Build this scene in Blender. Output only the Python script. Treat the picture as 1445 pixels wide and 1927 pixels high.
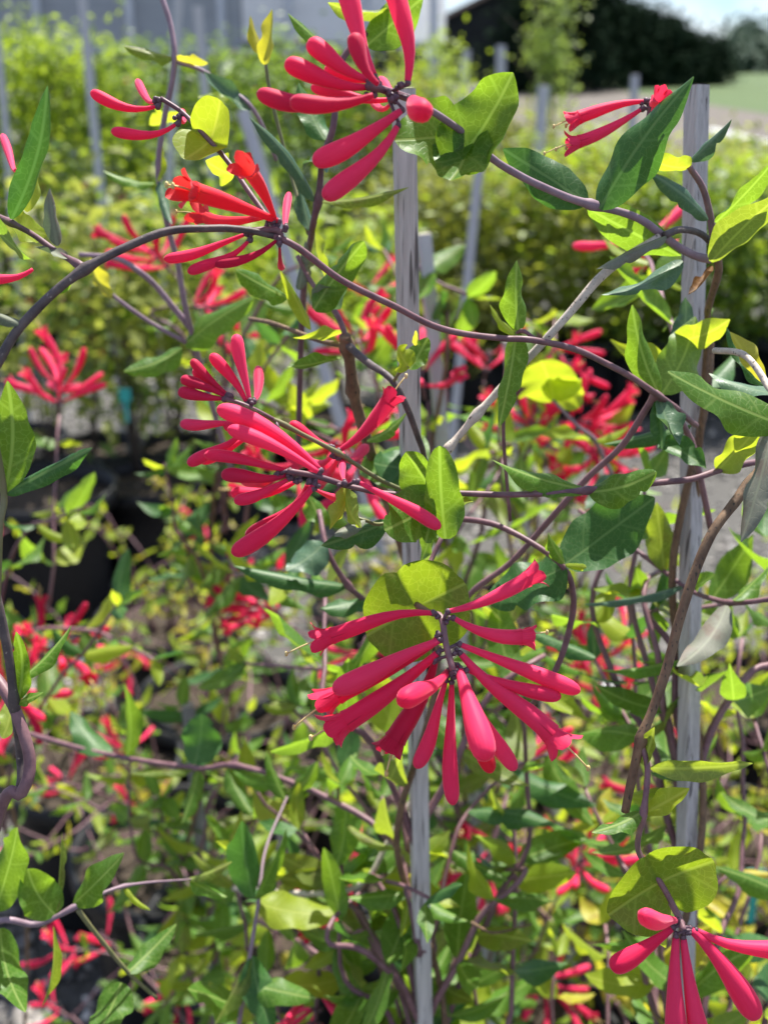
import bpy, math, random
from mathutils import Vector, Matrix, noise
R = math.radians
random.seed(11)
for o in list(bpy.data.objects): bpy.data.objects.remove(o)
S = bpy.context.scene
COL = S.collection

# ------------------------------------------------------------------ camera, sky, sun, exposure
F, CX, CY, H = 2200.0, 722.5, 963.5, 1.25
PITCH = R(21.4)
cam = bpy.data.cameras.new('camera'); co = bpy.data.objects.new('camera', cam); COL.objects.link(co)
co.location = (0, 0, H); co.rotation_euler = (R(90) - PITCH, 0, 0)
cam.sensor_fit = 'HORIZONTAL'; cam.sensor_width = 36; cam.lens = F / 1445 * 36
cam.clip_start = 0.01; cam.clip_end = 2000
cam.dof.use_dof = True; cam.dof.focus_distance = 0.405; cam.dof.aperture_fstop = cam.lens / 3.6
S.camera = co
cy = S.cycles; cy.max_bounces = 7; cy.diffuse_bounces = 3; cy.glossy_bounces = 2; cy.transmission_bounces = 4; cy.caustics_reflective = False; cy.caustics_refractive = False
SUN_EL, SUN_AZ = R(62), R(24)          # azimuth measured to the right of the view direction (+Y)
w = bpy.data.worlds.new('World'); S.world = w; w.use_nodes = True
nt = w.node_tree; nt.nodes.clear()
wo = nt.nodes.new('ShaderNodeOutputWorld'); bg = nt.nodes.new('ShaderNodeBackground')
sky = nt.nodes.new('ShaderNodeTexSky'); sky.sky_type = 'NISHITA'; sky.sun_disc = False
sky.sun_elevation = SUN_EL; sky.sun_rotation = SUN_AZ; sky.air_density = 1.0; sky.dust_density = .3; sky.ozone_density = 2.5
tc = nt.nodes.new('ShaderNodeTexCoord'); mp = nt.nodes.new('ShaderNodeMapping'); mp.inputs['Scale'].default_value = (3, 3, 9)
nz = nt.nodes.new('ShaderNodeTexNoise'); nz.inputs['Scale'].default_value = 1.5; nz.inputs['Detail'].default_value = 7
rp = nt.nodes.new('ShaderNodeValToRGB'); rp.color_ramp.elements[0].position = .44; rp.color_ramp.elements[1].position = .64
mx = nt.nodes.new('ShaderNodeMix'); mx.data_type = 'RGBA'; mx.inputs['B'].default_value = (7.2, 7.5, 8.0, 1)
L = nt.links.new
L(tc.outputs['Generated'], mp.inputs['Vector']); L(mp.outputs['Vector'], nz.inputs['Vector']); L(nz.outputs['Fac'], rp.inputs['Fac'])
L(rp.outputs['Color'], mx.inputs['Factor']); tint = nt.nodes.new('ShaderNodeMix'); tint.data_type = 'RGBA'; tint.blend_type = 'MULTIPLY'; tint.inputs['Factor'].default_value = 1; tint.inputs['B'].default_value = (.5, .68, .95, 1); L(sky.outputs['Color'], tint.inputs['A']); L(tint.outputs['Result'], mx.inputs['A']); L(mx.outputs['Result'], bg.inputs['Color'])
bg.inputs['Strength'].default_value = 0.08; L(bg.outputs['Background'], wo.inputs['Surface'])
sl = bpy.data.lights.new('sun', 'SUN'); sl.energy = 5.0; sl.angle = R(0.6); sl.color = (1, .96, .88)
so = bpy.data.objects.new('sun', sl); COL.objects.link(so); so.location = (2, 3, 6)
sd = Vector((math.sin(SUN_AZ) * math.cos(SUN_EL), math.cos(SUN_AZ) * math.cos(SUN_EL), math.sin(SUN_EL)))
so.rotation_euler = sd.to_track_quat('Z', 'Y').to_euler()
vs = S.view_settings; vs.view_transform = 'Standard'; vs.look = 'None'; vs.gamma = 1; vs.exposure = 1.15; vs.use_curve_mapping = False

FWD = Vector((0, math.cos(PITCH), -math.sin(PITCH))); UP = Vector((0, math.sin(PITCH), math.cos(PITCH))); RT = Vector((1, 0, 0))
CAM = Vector((0, 0, H))
def P(x, y, d): return CAM + FWD * d + RT * ((x - CX) / F * d) - UP * ((y - CY) / F * d)
def ground(x, y, z=0.0):
    r = FWD + RT * ((x - CX) / F) - UP * ((y - CY) / F)
    return CAM + r * ((z - H) / r.z)
def at_y(x, y, Y):
    r = FWD + RT * ((x - CX) / F) - UP * ((y - CY) / F)
    return CAM + r * (Y / r.y)
def px(d): return d / F

# ------------------------------------------------------------------ materials
class MB:
    def __init__(s, name):
        s.m = bpy.data.materials.new(name); s.m.use_nodes = True; s.t = s.m.node_tree; s.t.nodes.clear()
        s.out = s.t.nodes.new('ShaderNodeOutputMaterial')
    def n(s, kind, **kw):
        nd = s.t.nodes.new('ShaderNode' + kind)
        for k, v in kw.items():
            if k.startswith('_'): setattr(nd, k[1:], v)
            else:
                key = int(k[1:]) if k[0] == 'i' and k[1:].isdigit() else k.replace('__', ' ')
                if hasattr(v, 'is_output') and v.is_output: s.t.links.new(v, nd.inputs[key])
                else: nd.inputs[key].default_value = v
        return nd
    def mixc(s, f, a, b, blend='MIX'):
        nd = s.t.nodes.new('ShaderNodeMix'); nd.data_type = 'RGBA'; nd.blend_type = blend
        for k, v in (('Factor', f), ('A', a), ('B', b)):
            if hasattr(v, 'is_output'): s.t.links.new(v, nd.inputs[k])
            else: nd.inputs[k].default_value = v if k == 'Factor' else (*v, 1)
        return nd.outputs['Result']
    def ramp(s, f, *stops):
        nd = s.n('ValToRGB', Fac=f); cr = nd.color_ramp
        while len(cr.elements) < len(stops): cr.elements.new(.5)
        for e, (p, c) in zip(cr.elements, stops): e.position = p; e.color = (*c, 1) if isinstance(c, tuple) else (c, c, c, 1)
        return nd.outputs['Color']
    def math(s, op, a, b=0.0):
        nd = s.t.nodes.new('ShaderNodeMath'); nd.operation = op
        for i, v in enumerate((a, b)):
            if hasattr(v, 'is_output'): s.t.links.new(v, nd.inputs[i])
            else: nd.inputs[i].default_value = v
        return nd.outputs[0]
    def surf(s, sh): s.t.links.new(sh, s.out.inputs['Surface'])

M = {}
def leaf_mat(name, c1, c2, under, trans, tf, rough=.46, vein=(.42, .5, .16), vamt=.5, edge=None):
    b = MB(name); uv = b.n('UVMap').outputs['UV']; oi = b.n('ObjectInfo').outputs['Random']
    sep = b.n('SeparateXYZ', Vector=uv); u, v = sep.outputs['X'], sep.outputs['Y']
    av = b.math('ABSOLUTE', v)
    nzc = b.n('TexNoise', Vector=uv, Scale=1.3, Detail=4.0).outputs['Fac']
    uvn = b.mixc(.12, uv, b.n('TexNoise', Vector=uv, Scale=2.0).outputs['Color'])
    vor = b.n('TexVoronoi', _feature='DISTANCE_TO_EDGE', Vector=uvn, Scale=4.6).outputs['Distance']
    net = b.ramp(vor, (0.0, 1.0), (.06, 0.0))
    mid = b.ramp(av, (.03, .9), (.075, 0.0))
    lat = b.n('TexWave', Vector=b.n('CombineXYZ', X=b.math('SUBTRACT', b.math('MULTIPLY', av, .75), u), Y=0.0, Z=0.0).outputs['Vector'], Scale=.17, Distortion=1.6, Detail=2.0, Detail__Scale=1.2).outputs['Fac']
    latv = b.ramp(lat, (.982, 0.0), (1.0, .4))
    ve = b.math('MULTIPLY', b.math('MAXIMUM', b.math('MULTIPLY', net, .48), b.math('MAXIMUM', mid, latv)), vamt)
    r2 = b.math('ADD', b.math('MULTIPLY', oi, .7), b.math('MULTIPLY', nzc, .45))
    top = b.ramp(r2, (.2, c1), (.95, c2))
    if edge: top = b.mixc(b.ramp(b.n('TexNoise', Vector=uv, Scale=.9, Detail=3.0).outputs['Fac'], (.5, 0.0), (.66, .75)), top, edge)
    top = b.mixc(b.ramp(b.n('TexNoise', Vector=uv, Scale=5.0, Detail=3.0).outputs['Fac'], (.70, 0.0), (.78, .5)), top, (.12, .08, .03))
    topv = b.mixc(ve, top, vein)
    bf = b.n('NewGeometry').outputs['Backfacing']
    col = b.mixc(bf, topv, b.mixc(ve, b.mixc(.35, under, top), vein))
    bump = b.n('Bump', Strength=.35, Distance=.0006, Height=b.math('SUBTRACT', b.math('MULTIPLY', nzc, .8), ve))
    pr = b.n('BsdfPrincipled', Base__Color=col, Roughness=rough, Normal=bump.outputs['Normal'])
    pr.inputs['Specular IOR Level'].default_value = .33
    tcol = b.mixc(ve, b.mixc(b.math('MULTIPLY', nzc, .5), trans, tuple(x * .55 for x in trans)), tuple(min(1, x * 1.7 + .06) for x in trans))
    tr = b.n('BsdfTranslucent', Color=tcol)
    ms = b.n('MixShader', Fac=tf); b.t.links.new(pr.outputs[0], ms.inputs[1]); b.t.links.new(tr.outputs[0], ms.inputs[2])
    b.surf(ms.outputs[0]); M[name] = b.m
leaf_mat('leaf_green', (.045, .125, .016), (.085, .21, .02), (.13, .2, .07), (.34, .56, .025), .44)
leaf_mat('leaf_dark', (.025, .085, .022), (.045, .13, .03), (.1, .16, .08), (.13, .34, .03), .33, vein=(.25, .35, .14), vamt=.4)
leaf_mat('leaf_blue', (.06, .125, .075), (.1, .18, .1), (.17, .22, .16), (.14, .28, .07), .27, rough=.38, vein=(.28, .36, .2), vamt=.35)
leaf_mat('leaf_lime', (.16, .27, .02), (.27, .34, .025), (.22, .3, .08), (.62, .74, .03), .5, vein=(.55, .6, .15), vamt=.35)
leaf_mat('leaf_yellow', (.34, .34, .02), (.44, .38, .03), (.35, .35, .08), (.8, .74, .04), .45, vein=(.6, .55, .15), vamt=.3, edge=(.3, .2, .05))
leaf_mat('leaf_grey', (.13, .15, .1), (.2, .2, .16), (.16, .19, .12), (.16, .24, .08), .22, rough=.6, vein=(.3, .32, .22), vamt=.4, edge=(.16, .11, .09))
leaf_mat('leaf_olive', (.07, .12, .015), (.15, .2, .03), (.16, .2, .08), (.45, .58, .03), .42, vein=(.4, .44, .12), vamt=.5, edge=(.1, .075, .035))
leaf_mat('leaf_fused', (.04, .11, .014), (.075, .15, .02), (.13, .2, .05), (.42, .58, .02), .48, vein=(.46, .48, .15), vamt=.42, edge=(.1, .05, .035))
leaf_mat('leaf_dry', (.3, .13, .03), (.2, .09, .03), (.2, .1, .04), (.5, .22, .03), .3, rough=.7, vein=(.4, .25, .1), edge=(.03, .02, .015))

def simple(name, c1, c2, scale=40.0, rough=.6, detail=5.0, stretch=(1, 1, 1), bumpd=0.0, specks=None, trans=None, spec=.4, orand=.0, coord='Object'):
    b = MB(name); tcn = b.n('TexCoord'); mpn = b.n('Mapping', Vector=tcn.outputs[coord], Scale=stretch)
    v = mpn.outputs['Vector']
    nf = b.n('TexNoise', Vector=v, Scale=scale, Detail=detail, Roughness=.65).outputs['Fac']
    fac = nf
    if orand: fac = b.math('ADD', nf, b.math('MULTIPLY', b.math('SUBTRACT', b.n('ObjectInfo').outputs['Random'], .5), orand))
    c = b.ramp(fac, (.3, c1), (.7, c2))
    if specks:
        sc, col, lo = specks
        c = b.mixc(b.ramp(b.n('TexNoise', Vector=v, Scale=sc, Detail=2.0).outputs['Fac'], (lo, 0.0), (lo + .05, .85)), c, col)
    pr = b.n('BsdfPrincipled', Base__Color=c, Roughness=rough); pr.inputs['Specular IOR Level'].default_value = spec
    if bumpd: b.t.links.new(b.n('Bump', Strength=.6, Distance=bumpd, Height=nf).outputs['Normal'], pr.inputs['Normal'])
    sh = pr.outputs[0]
    if trans:
        tr = b.n('BsdfTranslucent', Color=(*trans[0], 1)); ms = b.n('MixShader', Fac=trans[1])
        b.t.links.new(sh, ms.inputs[1]); b.t.links.new(tr.outputs[0], ms.inputs[2]); sh = ms.outputs[0]
    b.surf(sh); M[name] = b.m
simple('stem_purple', (.12, .055, .07), (.24, .13, .14), 160, .5, bumpd=.0003, orand=.3)
simple('stem_lilac', (.2, .13, .16), (.3, .21, .25), 160, .5, bumpd=.0002)
simple('stem_brown', (.09, .05, .03), (.24, .15, .085), 220, .7, bumpd=.0006, stretch=(1, 1, .4), specks=(900, (.03, .025, .02), .63))
simple('stem_dark', (.045, .035, .04), (.13, .1, .095), 160, .6, bumpd=.0005, specks=(600, (.3, .25, .22), .68))
simple('stem_green', (.13, .15, .05), (.2, .17, .09), 120, .5, bumpd=.0002)
simple('stem_dead', (.42, .35, .28), (.66, .59, .5), 260, .75, bumpd=.0005, specks=(700, (.03, .025, .02), .64))
simple('bark', (.04, .03, .025), (.12, .09, .07), 30, .85, bumpd=.004)
simple('calyx', (.07, .035, .055), (.15, .09, .11), 500, .5)
simple('stamen', (.6, .42, .12), (.75, .6, .3), 300, .5)
simple('stake_wood', (.34, .315, .3), (.6, .565, .54), 80, .8, bumpd=.0006, stretch=(6, 6, .3), specks=(75, (.07, .06, .055), .62), orand=.2)
simple('stake_pale', (.4, .4, .43), (.56, .55, .58), 60, .6, stretch=(4, 4, .3), orand=.2)
simple('stake_dark', (.12, .115, .115), (.3, .29, .29), 30, .8, stretch=(4, 4, 1), bumpd=.0004)
simple('stake_end', (.2, .17, .14), (.4, .36, .3), 300, .9)
simple('black_plastic', (.004, .004, .005), (.01, .01, .012), 60, .5, spec=.3)
simple('soil', (.02, .014, .009), (.07, .05, .035), 90, .95, bumpd=.004)
simple('pipe_plastic', (.62, .62, .62), (.78, .78, .78), 12, .35, specks=(40, (.3, .28, .24), .66))
simple('stone', (.12, .115, .11), (.42, .39, .36), 22, .85, orand=.0, coord='Generated', stretch=(6, 6, 2))
simple('gravel_ground', (.04, .038, .036), (.13, .124, .115), 70, .95, detail=8.0, bumpd=.01)
simple('dirt_road', (.075, .064, .055), (.15, .128, .105), 1.5, .95, detail=9.0, bumpd=.02)
simple('grass_far', (.035, .07, .014), (.075, .115, .026), 2.5, .9, detail=9.0, bumpd=.03)
simple('shrub_lime', (.11, .2, .015), (.27, .34, .03), 9, .5, trans=((.5, .65, .04), .4), coord='Object')
simple('shrub_green', (.045, .11, .016), (.12, .2, .03), 9, .5, trans=((.3, .45, .03), .38))
simple('shrub_olive', (.09, .12, .02), (.21, .22, .04), 8, .55, trans=((.42, .45, .05), .38))
simple('shrub_yellow', (.15, .19, .03), (.3, .31, .07), 9, .5, trans=((.5, .55, .08), .42))
simple('shrub_red', (.16, .02, .025), (.3, .06, .04), 9, .55, trans=((.5, .05, .05), .3))
simple('conifer', (.008, .02, .012), (.02, .036, .018), 3, .95, spec=.03)
simple('far_tree', (.05, .09, .06), (.09, .14, .09), 3, .8)
simple('young_tree', (.1, .17, .035), (.2, .28, .06), 9, .5, trans=((.45, .6, .1), .4))
simple('barn_wall', (.006, .008, .008), (.014, .016, .016), 2, .85, stretch=(8, 8, .3))
simple('barn_roof', (.05, .045, .045), (.1, .09, .085), 2, .7)
simple('barn_trim', (.18, .13, .1), (.26, .19, .14), 4, .7)
simple('poly_film', (.22, .25, .29), (.32, .35, .39), 1.2, .4, stretch=(1, 1, 6), trans=((.4, .43, .46), .3))
simple('poly_white', (.6, .62, .64), (.8, .81, .82), 2.5, .3, stretch=(1, 1, 5), trans=((.7, .72, .75), .35))
simple('steel', (.4, .42, .44), (.55, .57, .58), 8, .4)
simple('dark_inside', (.012, .014, .012), (.03, .032, .028), 2, .9)
simple('tag_teal', (.02, .3, .28), (.04, .4, .36), 8, .4)

def flower_mat(name, c1, c2, tipc, trans):
    b = MB(name); uv = b.n('UVMap').outputs['UV']; s = b.n('SeparateXYZ', Vector=uv); u = s.outputs['X']
    oi = b.n('ObjectInfo').outputs['Random']
    nf = b.n('TexNoise', Vector=b.n('Mapping', Vector=uv, Scale=(1.6, 9.0, 1.0)).outputs['Vector'], Scale=2.0, Detail=4.0).outputs['Fac']
    c = b.ramp(b.math('ADD', b.math('MULTIPLY', oi, .6), b.math('MULTIPLY', nf, .5)), (.2, c1), (.9, c2))
    c = b.mixc(b.ramp(u, (.72, 0.0), (1.0, .55)), c, tipc)
    fr = b.math('ABSOLUTE', b.math('SUBTRACT', b.math('FRACT', b.math('MULTIPLY', s.outputs['Y'], 3.0)), .5))
    ln = b.math('MULTIPLY', b.ramp(fr, (.0, .75), (.045, 0.0)), b.ramp(u, (.74, 0.0), (.84, 1.0)))
    c = b.mixc(ln, c, tuple(x * .35 for x in tipc))
    pr = b.n('BsdfPrincipled', Base__Color=c, Roughness=.58); pr.inputs['Specular IOR Level'].default_value = .22
    pr.inputs['Sheen Weight'].default_value = .35; pr.inputs['Sheen Tint'].default_value = (1, .6, .7, 1); pr.inputs['Sheen Roughness'].default_value = .4
    b.t.links.new(b.n('Bump', Strength=.25, Distance=.0006, Height=nf).outputs['Normal'], pr.inputs['Normal'])
    tr = b.n('BsdfTranslucent', Color=(*trans, 1)); ms = b.n('MixShader', Fac=.3)
    b.t.links.new(pr.outputs[0], ms.inputs[1]); b.t.links.new(tr.outputs[0], ms.inputs[2]); b.surf(ms.outputs[0]); M[name] = b.m
flower_mat('petal_red', (.8, .016, .09), (.93, .06, .18), (.68, .014, .07), (1, .05, .12))
flower_mat('petal_orange', (.76, .012, .045), (.85, .03, .06), (.85, .05, .03), (1, .06, .05))
flower_mat('petal_dark', (.5, .01, .06), (.66, .025, .1), (.42, .009, .05), (.9, .03, .09))

# ------------------------------------------------------------------ object helpers
def link(name, me, parent=None, loc=None):
    o = bpy.data.objects.new(name, me); COL.objects.link(o)
    if parent is not None: o.parent = parent
    if loc is not None: o.location = loc
    return o
def tag(o, label=None, cat=None, group=None, kind=None):
    if label: o['label'] = label
    if cat: o['category'] = cat
    if group: o['group'] = group
    if kind: o['kind'] = kind
    return o
def empty(name, loc, label=None, cat=None, group=None):
    o = link(name, None, None, loc); o.empty_display_size = .02
    return tag(o, label, cat, group)
def mk(name, V, Fs, mats, uvs=None, mi=None, smooth=True):
    me = bpy.data.meshes.new(name); me.from_pydata([tuple(v) for v in V], [], Fs)
    for m in (mats if isinstance(mats, (list, tuple)) else [mats]): me.materials.append(M[m])
    if mi: me.polygons.foreach_set('material_index', mi)
    if smooth: me.polygons.foreach_set('use_smooth', [True] * len(me.polygons))
    if uvs is not None:
        ul = me.uv_layers.new(name='UVMap'); lv = [0] * len(me.loops); me.loops.foreach_get('vertex_index', lv)
        ul.data.foreach_set('uv', [c for i in lv for c in uvs[i]])
    me.update(); return me
class Geo:
    def __init__(s): s.V = []; s.F = []; s.U = []; s.I = []
    def add(s, V, Fs, U=None, mi=0):
        k = len(s.V); s.V += V; s.F += [tuple(i + k for i in f) for f in Fs]; s.U += U if U else [(0, 0)] * len(V); s.I += [mi] * len(Fs)
    def box(s, x0, x1, y0, y1, z0, z1, mi=0):
        s.add([Vector((x, y, z)) for x in (x0, x1) for y in (y0, y1) for z in (z0, z1)],
              [(0, 1, 3, 2), (4, 6, 7, 5), (0, 4, 5, 1), (2, 3, 7, 6), (0, 2, 6, 4), (1, 5, 7, 3)], None, mi)
    def tube(s, pts, rad, n=8, mi=0, cap=True, u=(0, 1), rib=0.0):
        T = []
        for i in range(len(pts)):
            a, b = pts[max(0, i - 1)], pts[min(len(pts) - 1, i + 1)]; t = (b - a); T.append(t.normalized() if t.length > 1e-9 else Vector((0, 0, 1)))
        nrm = T[0].orthogonal().normalized(); V = []; U = []; Fs = []
        for i, p in enumerate(pts):
            nrm = (nrm - T[i] * nrm.dot(T[i])); nrm = nrm.normalized() if nrm.length > 1e-6 else T[i].orthogonal().normalized()
            bi = T[i].cross(nrm); r = rad[i] if hasattr(rad, '__len__') else rad
            for k in range(n):
                a = 2 * math.pi * k / n; rr = r * (1 + rib * math.cos(5 * a))
                V.append(p + (nrm * math.cos(a) + bi * math.sin(a)) * rr); U.append((u[0] + (u[1] - u[0]) * i / (len(pts) - 1), k / n))
        for i in range(len(pts) - 1):
            for k in range(n):
                Fs.append((i * n + k, i * n + (k + 1) % n, (i + 1) * n + (k + 1) % n, (i + 1) * n + k))
        if cap: Fs += [tuple(range(n - 1, -1, -1)), tuple(range((len(pts) - 1) * n, len(pts) * n))]
        s.add(V, Fs, U, mi); return nrm, T
    def ball(s, c, r, mi=0, n=7, m=5, sq=(1, 1, 1)):
        V = [c + Vector((0, 0, -r * sq[2]))]; Fs = []
        for j in range(1, m):
            a = math.pi * j / m
            for k in range(n):
                b_ = 2 * math.pi * k / n; V.append(c + Vector((r * sq[0] * math.sin(a) * math.cos(b_), r * sq[1] * math.sin(a) * math.sin(b_), -r * sq[2] * math.cos(a))))
        V.append(c + Vector((0, 0, r * sq[2]))); l = len(V) - 1
        for k in range(n): Fs.append((0, 1 + (k + 1) % n, 1 + k)); Fs.append((l, l - n + k, l - n + (k + 1) % n))
        for j in range(m - 2):
            for k in range(n): a = 1 + j * n; Fs.append((a + k, a + (k + 1) % n, a + n + (k + 1) % n, a + n + k))
        s.add(V, Fs, None, mi)
    def obj(s, name, mats, parent=None, org=Vector(), smooth=True):
        pl = parent_loc(parent)
        return link(name, mk(name, [v - org for v in s.V], s.F, mats, s.U, s.I, smooth), parent, org - pl)
def parent_loc(p):
    v = Vector()
    while p is not None: v = v + p.location; p = p.parent
    return v
def spline(cp, n=6):
    c = [cp[0] * 2 - cp[1]] + list(cp) + [cp[-1] * 2 - cp[-2]]; out = []
    for i in range(1, len(c) - 2):
        a, b, d, e = c[i - 1], c[i], c[i + 1], c[i + 2]
        for k in range(n):
            t = k / n; out.append(.5 * ((2 * b) + (d - a) * t + (2 * a - 5 * b + 4 * d - e) * t * t + (3 * b - a - 3 * d + e) * t ** 3))
    out.append(cp[-1].copy()); return out

# ------------------------------------------------------------------ leaf
def leaf_geo(Ln, W, cup=0., bend=0., wave=.05, twist=0., seed=0, nu=12, nv=8, blunt=.75, tooth=0., uvscale=100.):
    rd = random.Random(seed); ph = rd.uniform(0, 6); V = []; U = []
    cen = []; a = -bend / 2; x = z = 0.
    for i in range(nu + 1): cen.append((x, z, a)); x += math.cos(a) / nu; z += math.sin(a) / nu; a += bend / nu
    ch = math.hypot(x, z); ang = math.atan2(z, x); lat = rd.uniform(-.06, .06); bite = rd.choice((0, 0, 0, 1, -1)) if nu > 12 else 0; bs = rd.uniform(.4, .85)
    for i in range(nu + 1):
        s = i / nu; cx, cz, ca = cen[i]
        X = (cx * math.cos(ang) + cz * math.sin(ang)) / ch; Z = (-cx * math.sin(ang) + cz * math.cos(ang)) / ch; sl = ca - ang
        wd = max(.02, (math.sin(math.pi * min(1, max(0, .025 + .975 * s ** .8)))) ** (blunt * 1.15)) if s < 1 else .015
        wd = max(wd, .03)
        if tooth: wd *= 1 - tooth * max(0, math.sin(s * 19 + ph)) * (.2 < s < .95)
        tw = twist * s; wd *= 1 + .07 * noise.noise(Vector((s * 7, ph, 3)))
        for j in range(nv + 1):
            t = -1 + 2 * j / nv; c = cup * (0.55 + .45 * math.sin(math.pi * s))
            h = wd * W / 2 / Ln
            if bite and (t > 0) == (bite > 0): h *= 1 - .3 * math.exp(-((s - bs) / .035) ** 2)
            if abs(c) < 1e-3: y, zz = t * h, 0
            else: y, zz = h * math.sin(c * t) / c, h * (1 - math.cos(c * t)) / c
            zz += wave * h * t * t * (math.sin(s * 8 + ph + (1.7 if t > 0 else 0)) + .5 * math.sin(s * 17 + ph * 2 + (2.6 if t > 0 else 0))) + .03 * h * noise.noise(Vector((s * 5, t * 2, ph)))
            y2, z2 = y * math.cos(tw) - zz * math.sin(tw), y * math.sin(tw) + zz * math.cos(tw)
            V.append(Vector(((X - z2 * math.sin(sl)) * Ln, (y2 + lat * math.sin(math.pi * s)) * Ln, (Z + z2 * math.cos(sl)) * Ln)))
            U.append((s * Ln * uvscale, t * wd * W / 2 * uvscale))
    Fs = [(i * (nv + 1) + j, (i + 1) * (nv + 1) + j, (i + 1) * (nv + 1) + j + 1, i * (nv + 1) + j + 1) for i in range(nu) for j in range(nv)]
    return V, Fs, U
def frame(X, N):
    X = X.normalized(); N = (N - X * N.dot(X)); N = N.normalized() if N.length > 1e-6 else X.orthogonal().normalized(); Y = N.cross(X)
    return Matrix(((X.x, Y.x, N.x), (X.y, Y.y, N.y), (X.z, Y.z, N.z)))
def orient(base, axis, roll):
    tc_ = (CAM - base).normalized(); X = axis.normalized(); n0 = tc_ - X * tc_.dot(X); n0.normalize()
    u = X.cross(n0)
    if u.z < 0 or (abs(u.z) < .12 and u.x < 0): u = -u
    return n0 * math.cos(R(roll)) + u * math.sin(R(roll))
LC = [0]
def leaf(parent, bx, by, tx, ty, w, d0, d1=None, roll=35, cup=-.6, bend=.3, mat='leaf_green', wave=.22, twist=None, tooth=0., blunt=.72, nu=24, nv=10, name='leaf'):
    d1 = d0 if d1 is None else d1; LC[0] += 1; twist = math.sin(LC[0] * 12.9) * .45 if twist is None else twist
    b, t = P(bx, by, d0), P(tx, ty, d1); ax = t - b; cup *= 1.3; bend *= 1.3
    V, Fs, U = leaf_geo(ax.length, w / F * (d0 + d1) / 2, cup, bend, wave, twist, LC[0] * 7, nu, nv, blunt, tooth)
    Q = frame(ax, orient(b, ax, roll))
    return link(name, mk(name, [Q @ v for v in V], Fs, mat, U), parent, b - parent_loc(parent))
def disc(parent, cx, cy, d, a_px, b_px, ang, roll=20, yaw=0., cup=.25, mat='leaf_fused', fold=0., notch=.14, tiltd=0., crease=.3):
    """fused leaf pair round the stem: a_px half length along the leaf axis, b_px half width, ang image angle of the axis"""
    c = P(cx, cy, d); a, b = a_px / F * d, b_px / F * d
    X = RT * math.cos(R(ang)) - UP * math.sin(R(ang)); X = (X + FWD * tiltd).normalized(); N = orient(c, X, roll)
    Q = frame(X, N); V = [Vector()]; U = [(0, 0)]; Fs = []; nr, na = 8, 64
    for i in range(1, nr + 1):
        r = i / nr
        for k in range(na):
            th = 2 * math.pi * k / na; ct, st = math.cos(th), math.sin(th)
            rad = (abs(ct) ** 2.4 + abs(st) ** 2.1) ** (-1 / 2.3); no = 1 - notch * math.exp(-((abs(ct)) / .13) ** 2) * (1 if st > 0 else .75)
            no += .05 * math.exp(-((1 - abs(ct)) / .02) ** 2) + .07 * noise.noise(Vector((ct * 1.7, st * 1.7, cx)))
            x, y = a * r * ct * rad * no, b * r * st * rad * no
            z = cup * (x * x / a + y * y / b) * .5 + fold * (abs(x)) + .05 * b * r * r * math.sin(3 * th + cx) - .12 * b * max(0, r - .8) * 5 * .2
            z += crease * abs(y) * min(1, abs(x) / a * 1.6) - crease * .5 * b * math.exp(-(x / (a * .12)) ** 2) * r
            V.append(Q @ Vector((x, y, z))); U.append((abs(x) * 100, y * 100 if abs(x) > 0 else y * 100))
    for k in range(na): Fs.append((0, 1 + k, 1 + (k + 1) % na))
    for i in range(nr - 1):
        for k in range(na): o = 1 + i * na; Fs.append((o + k, o + na + k, o + na + (k + 1) % na, o + (k + 1) % na))
    return link('fused_leaf', mk('fused_leaf', V, Fs, mat, U), parent, c - parent_loc(parent))

# ------------------------------------------------------------------ stems, flowers
def stem(parent, pts, w, mat='stem_purple', n=8, nodes=(), name='stem', seg=6):
    ps = [P(*p) if len(p) == 3 else Vector(p[:3]) for p in pts]; c = spline(ps, seg); m = len(c)
    w0, w1 = w if isinstance(w, tuple) else (w, w); d = pts[0][2]
    rad = []
    for i, p in enumerate(c):
        r = (w0 + (w1 - w0) * i / (m - 1)) / 2 / F * d; r *= 1 + .07 * noise.noise(p * 120) + .05 * noise.noise(p * 400)
        for nd in nodes: r *= 1 + .55 * math.exp(-((p - P(*nd)).length / .003) ** 2)
        rad.append(r)
    jit = [p + Vector((noise.noise(p * 60), noise.noise(p * 60 + Vector((9, 0, 0))), noise.noise(p * 60 + Vector((0, 9, 0))))) * rad[i] * .22 for i, p in enumerate(c)]
    g = Geo(); g.tube(jit, rad, n); return g.obj(name, mat, parent, ps[0])
BUD = [(0, .3), (.05, .34), (.14, .4), (.28, .52), (.42, .67), (.56, .83), (.68, .96), (.78, 1.0), (.86, .98), (.92, .88), (.96, .7), (.985, .46), (.997, .22), (1, .06)]
OPN = [(0, .32), (.05, .36), (.15, .43), (.3, .56), (.45, .71), (.6, .86), (.74, .97), (.86, 1.0), (.94, 1.02), (1., 1.12)]
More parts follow.
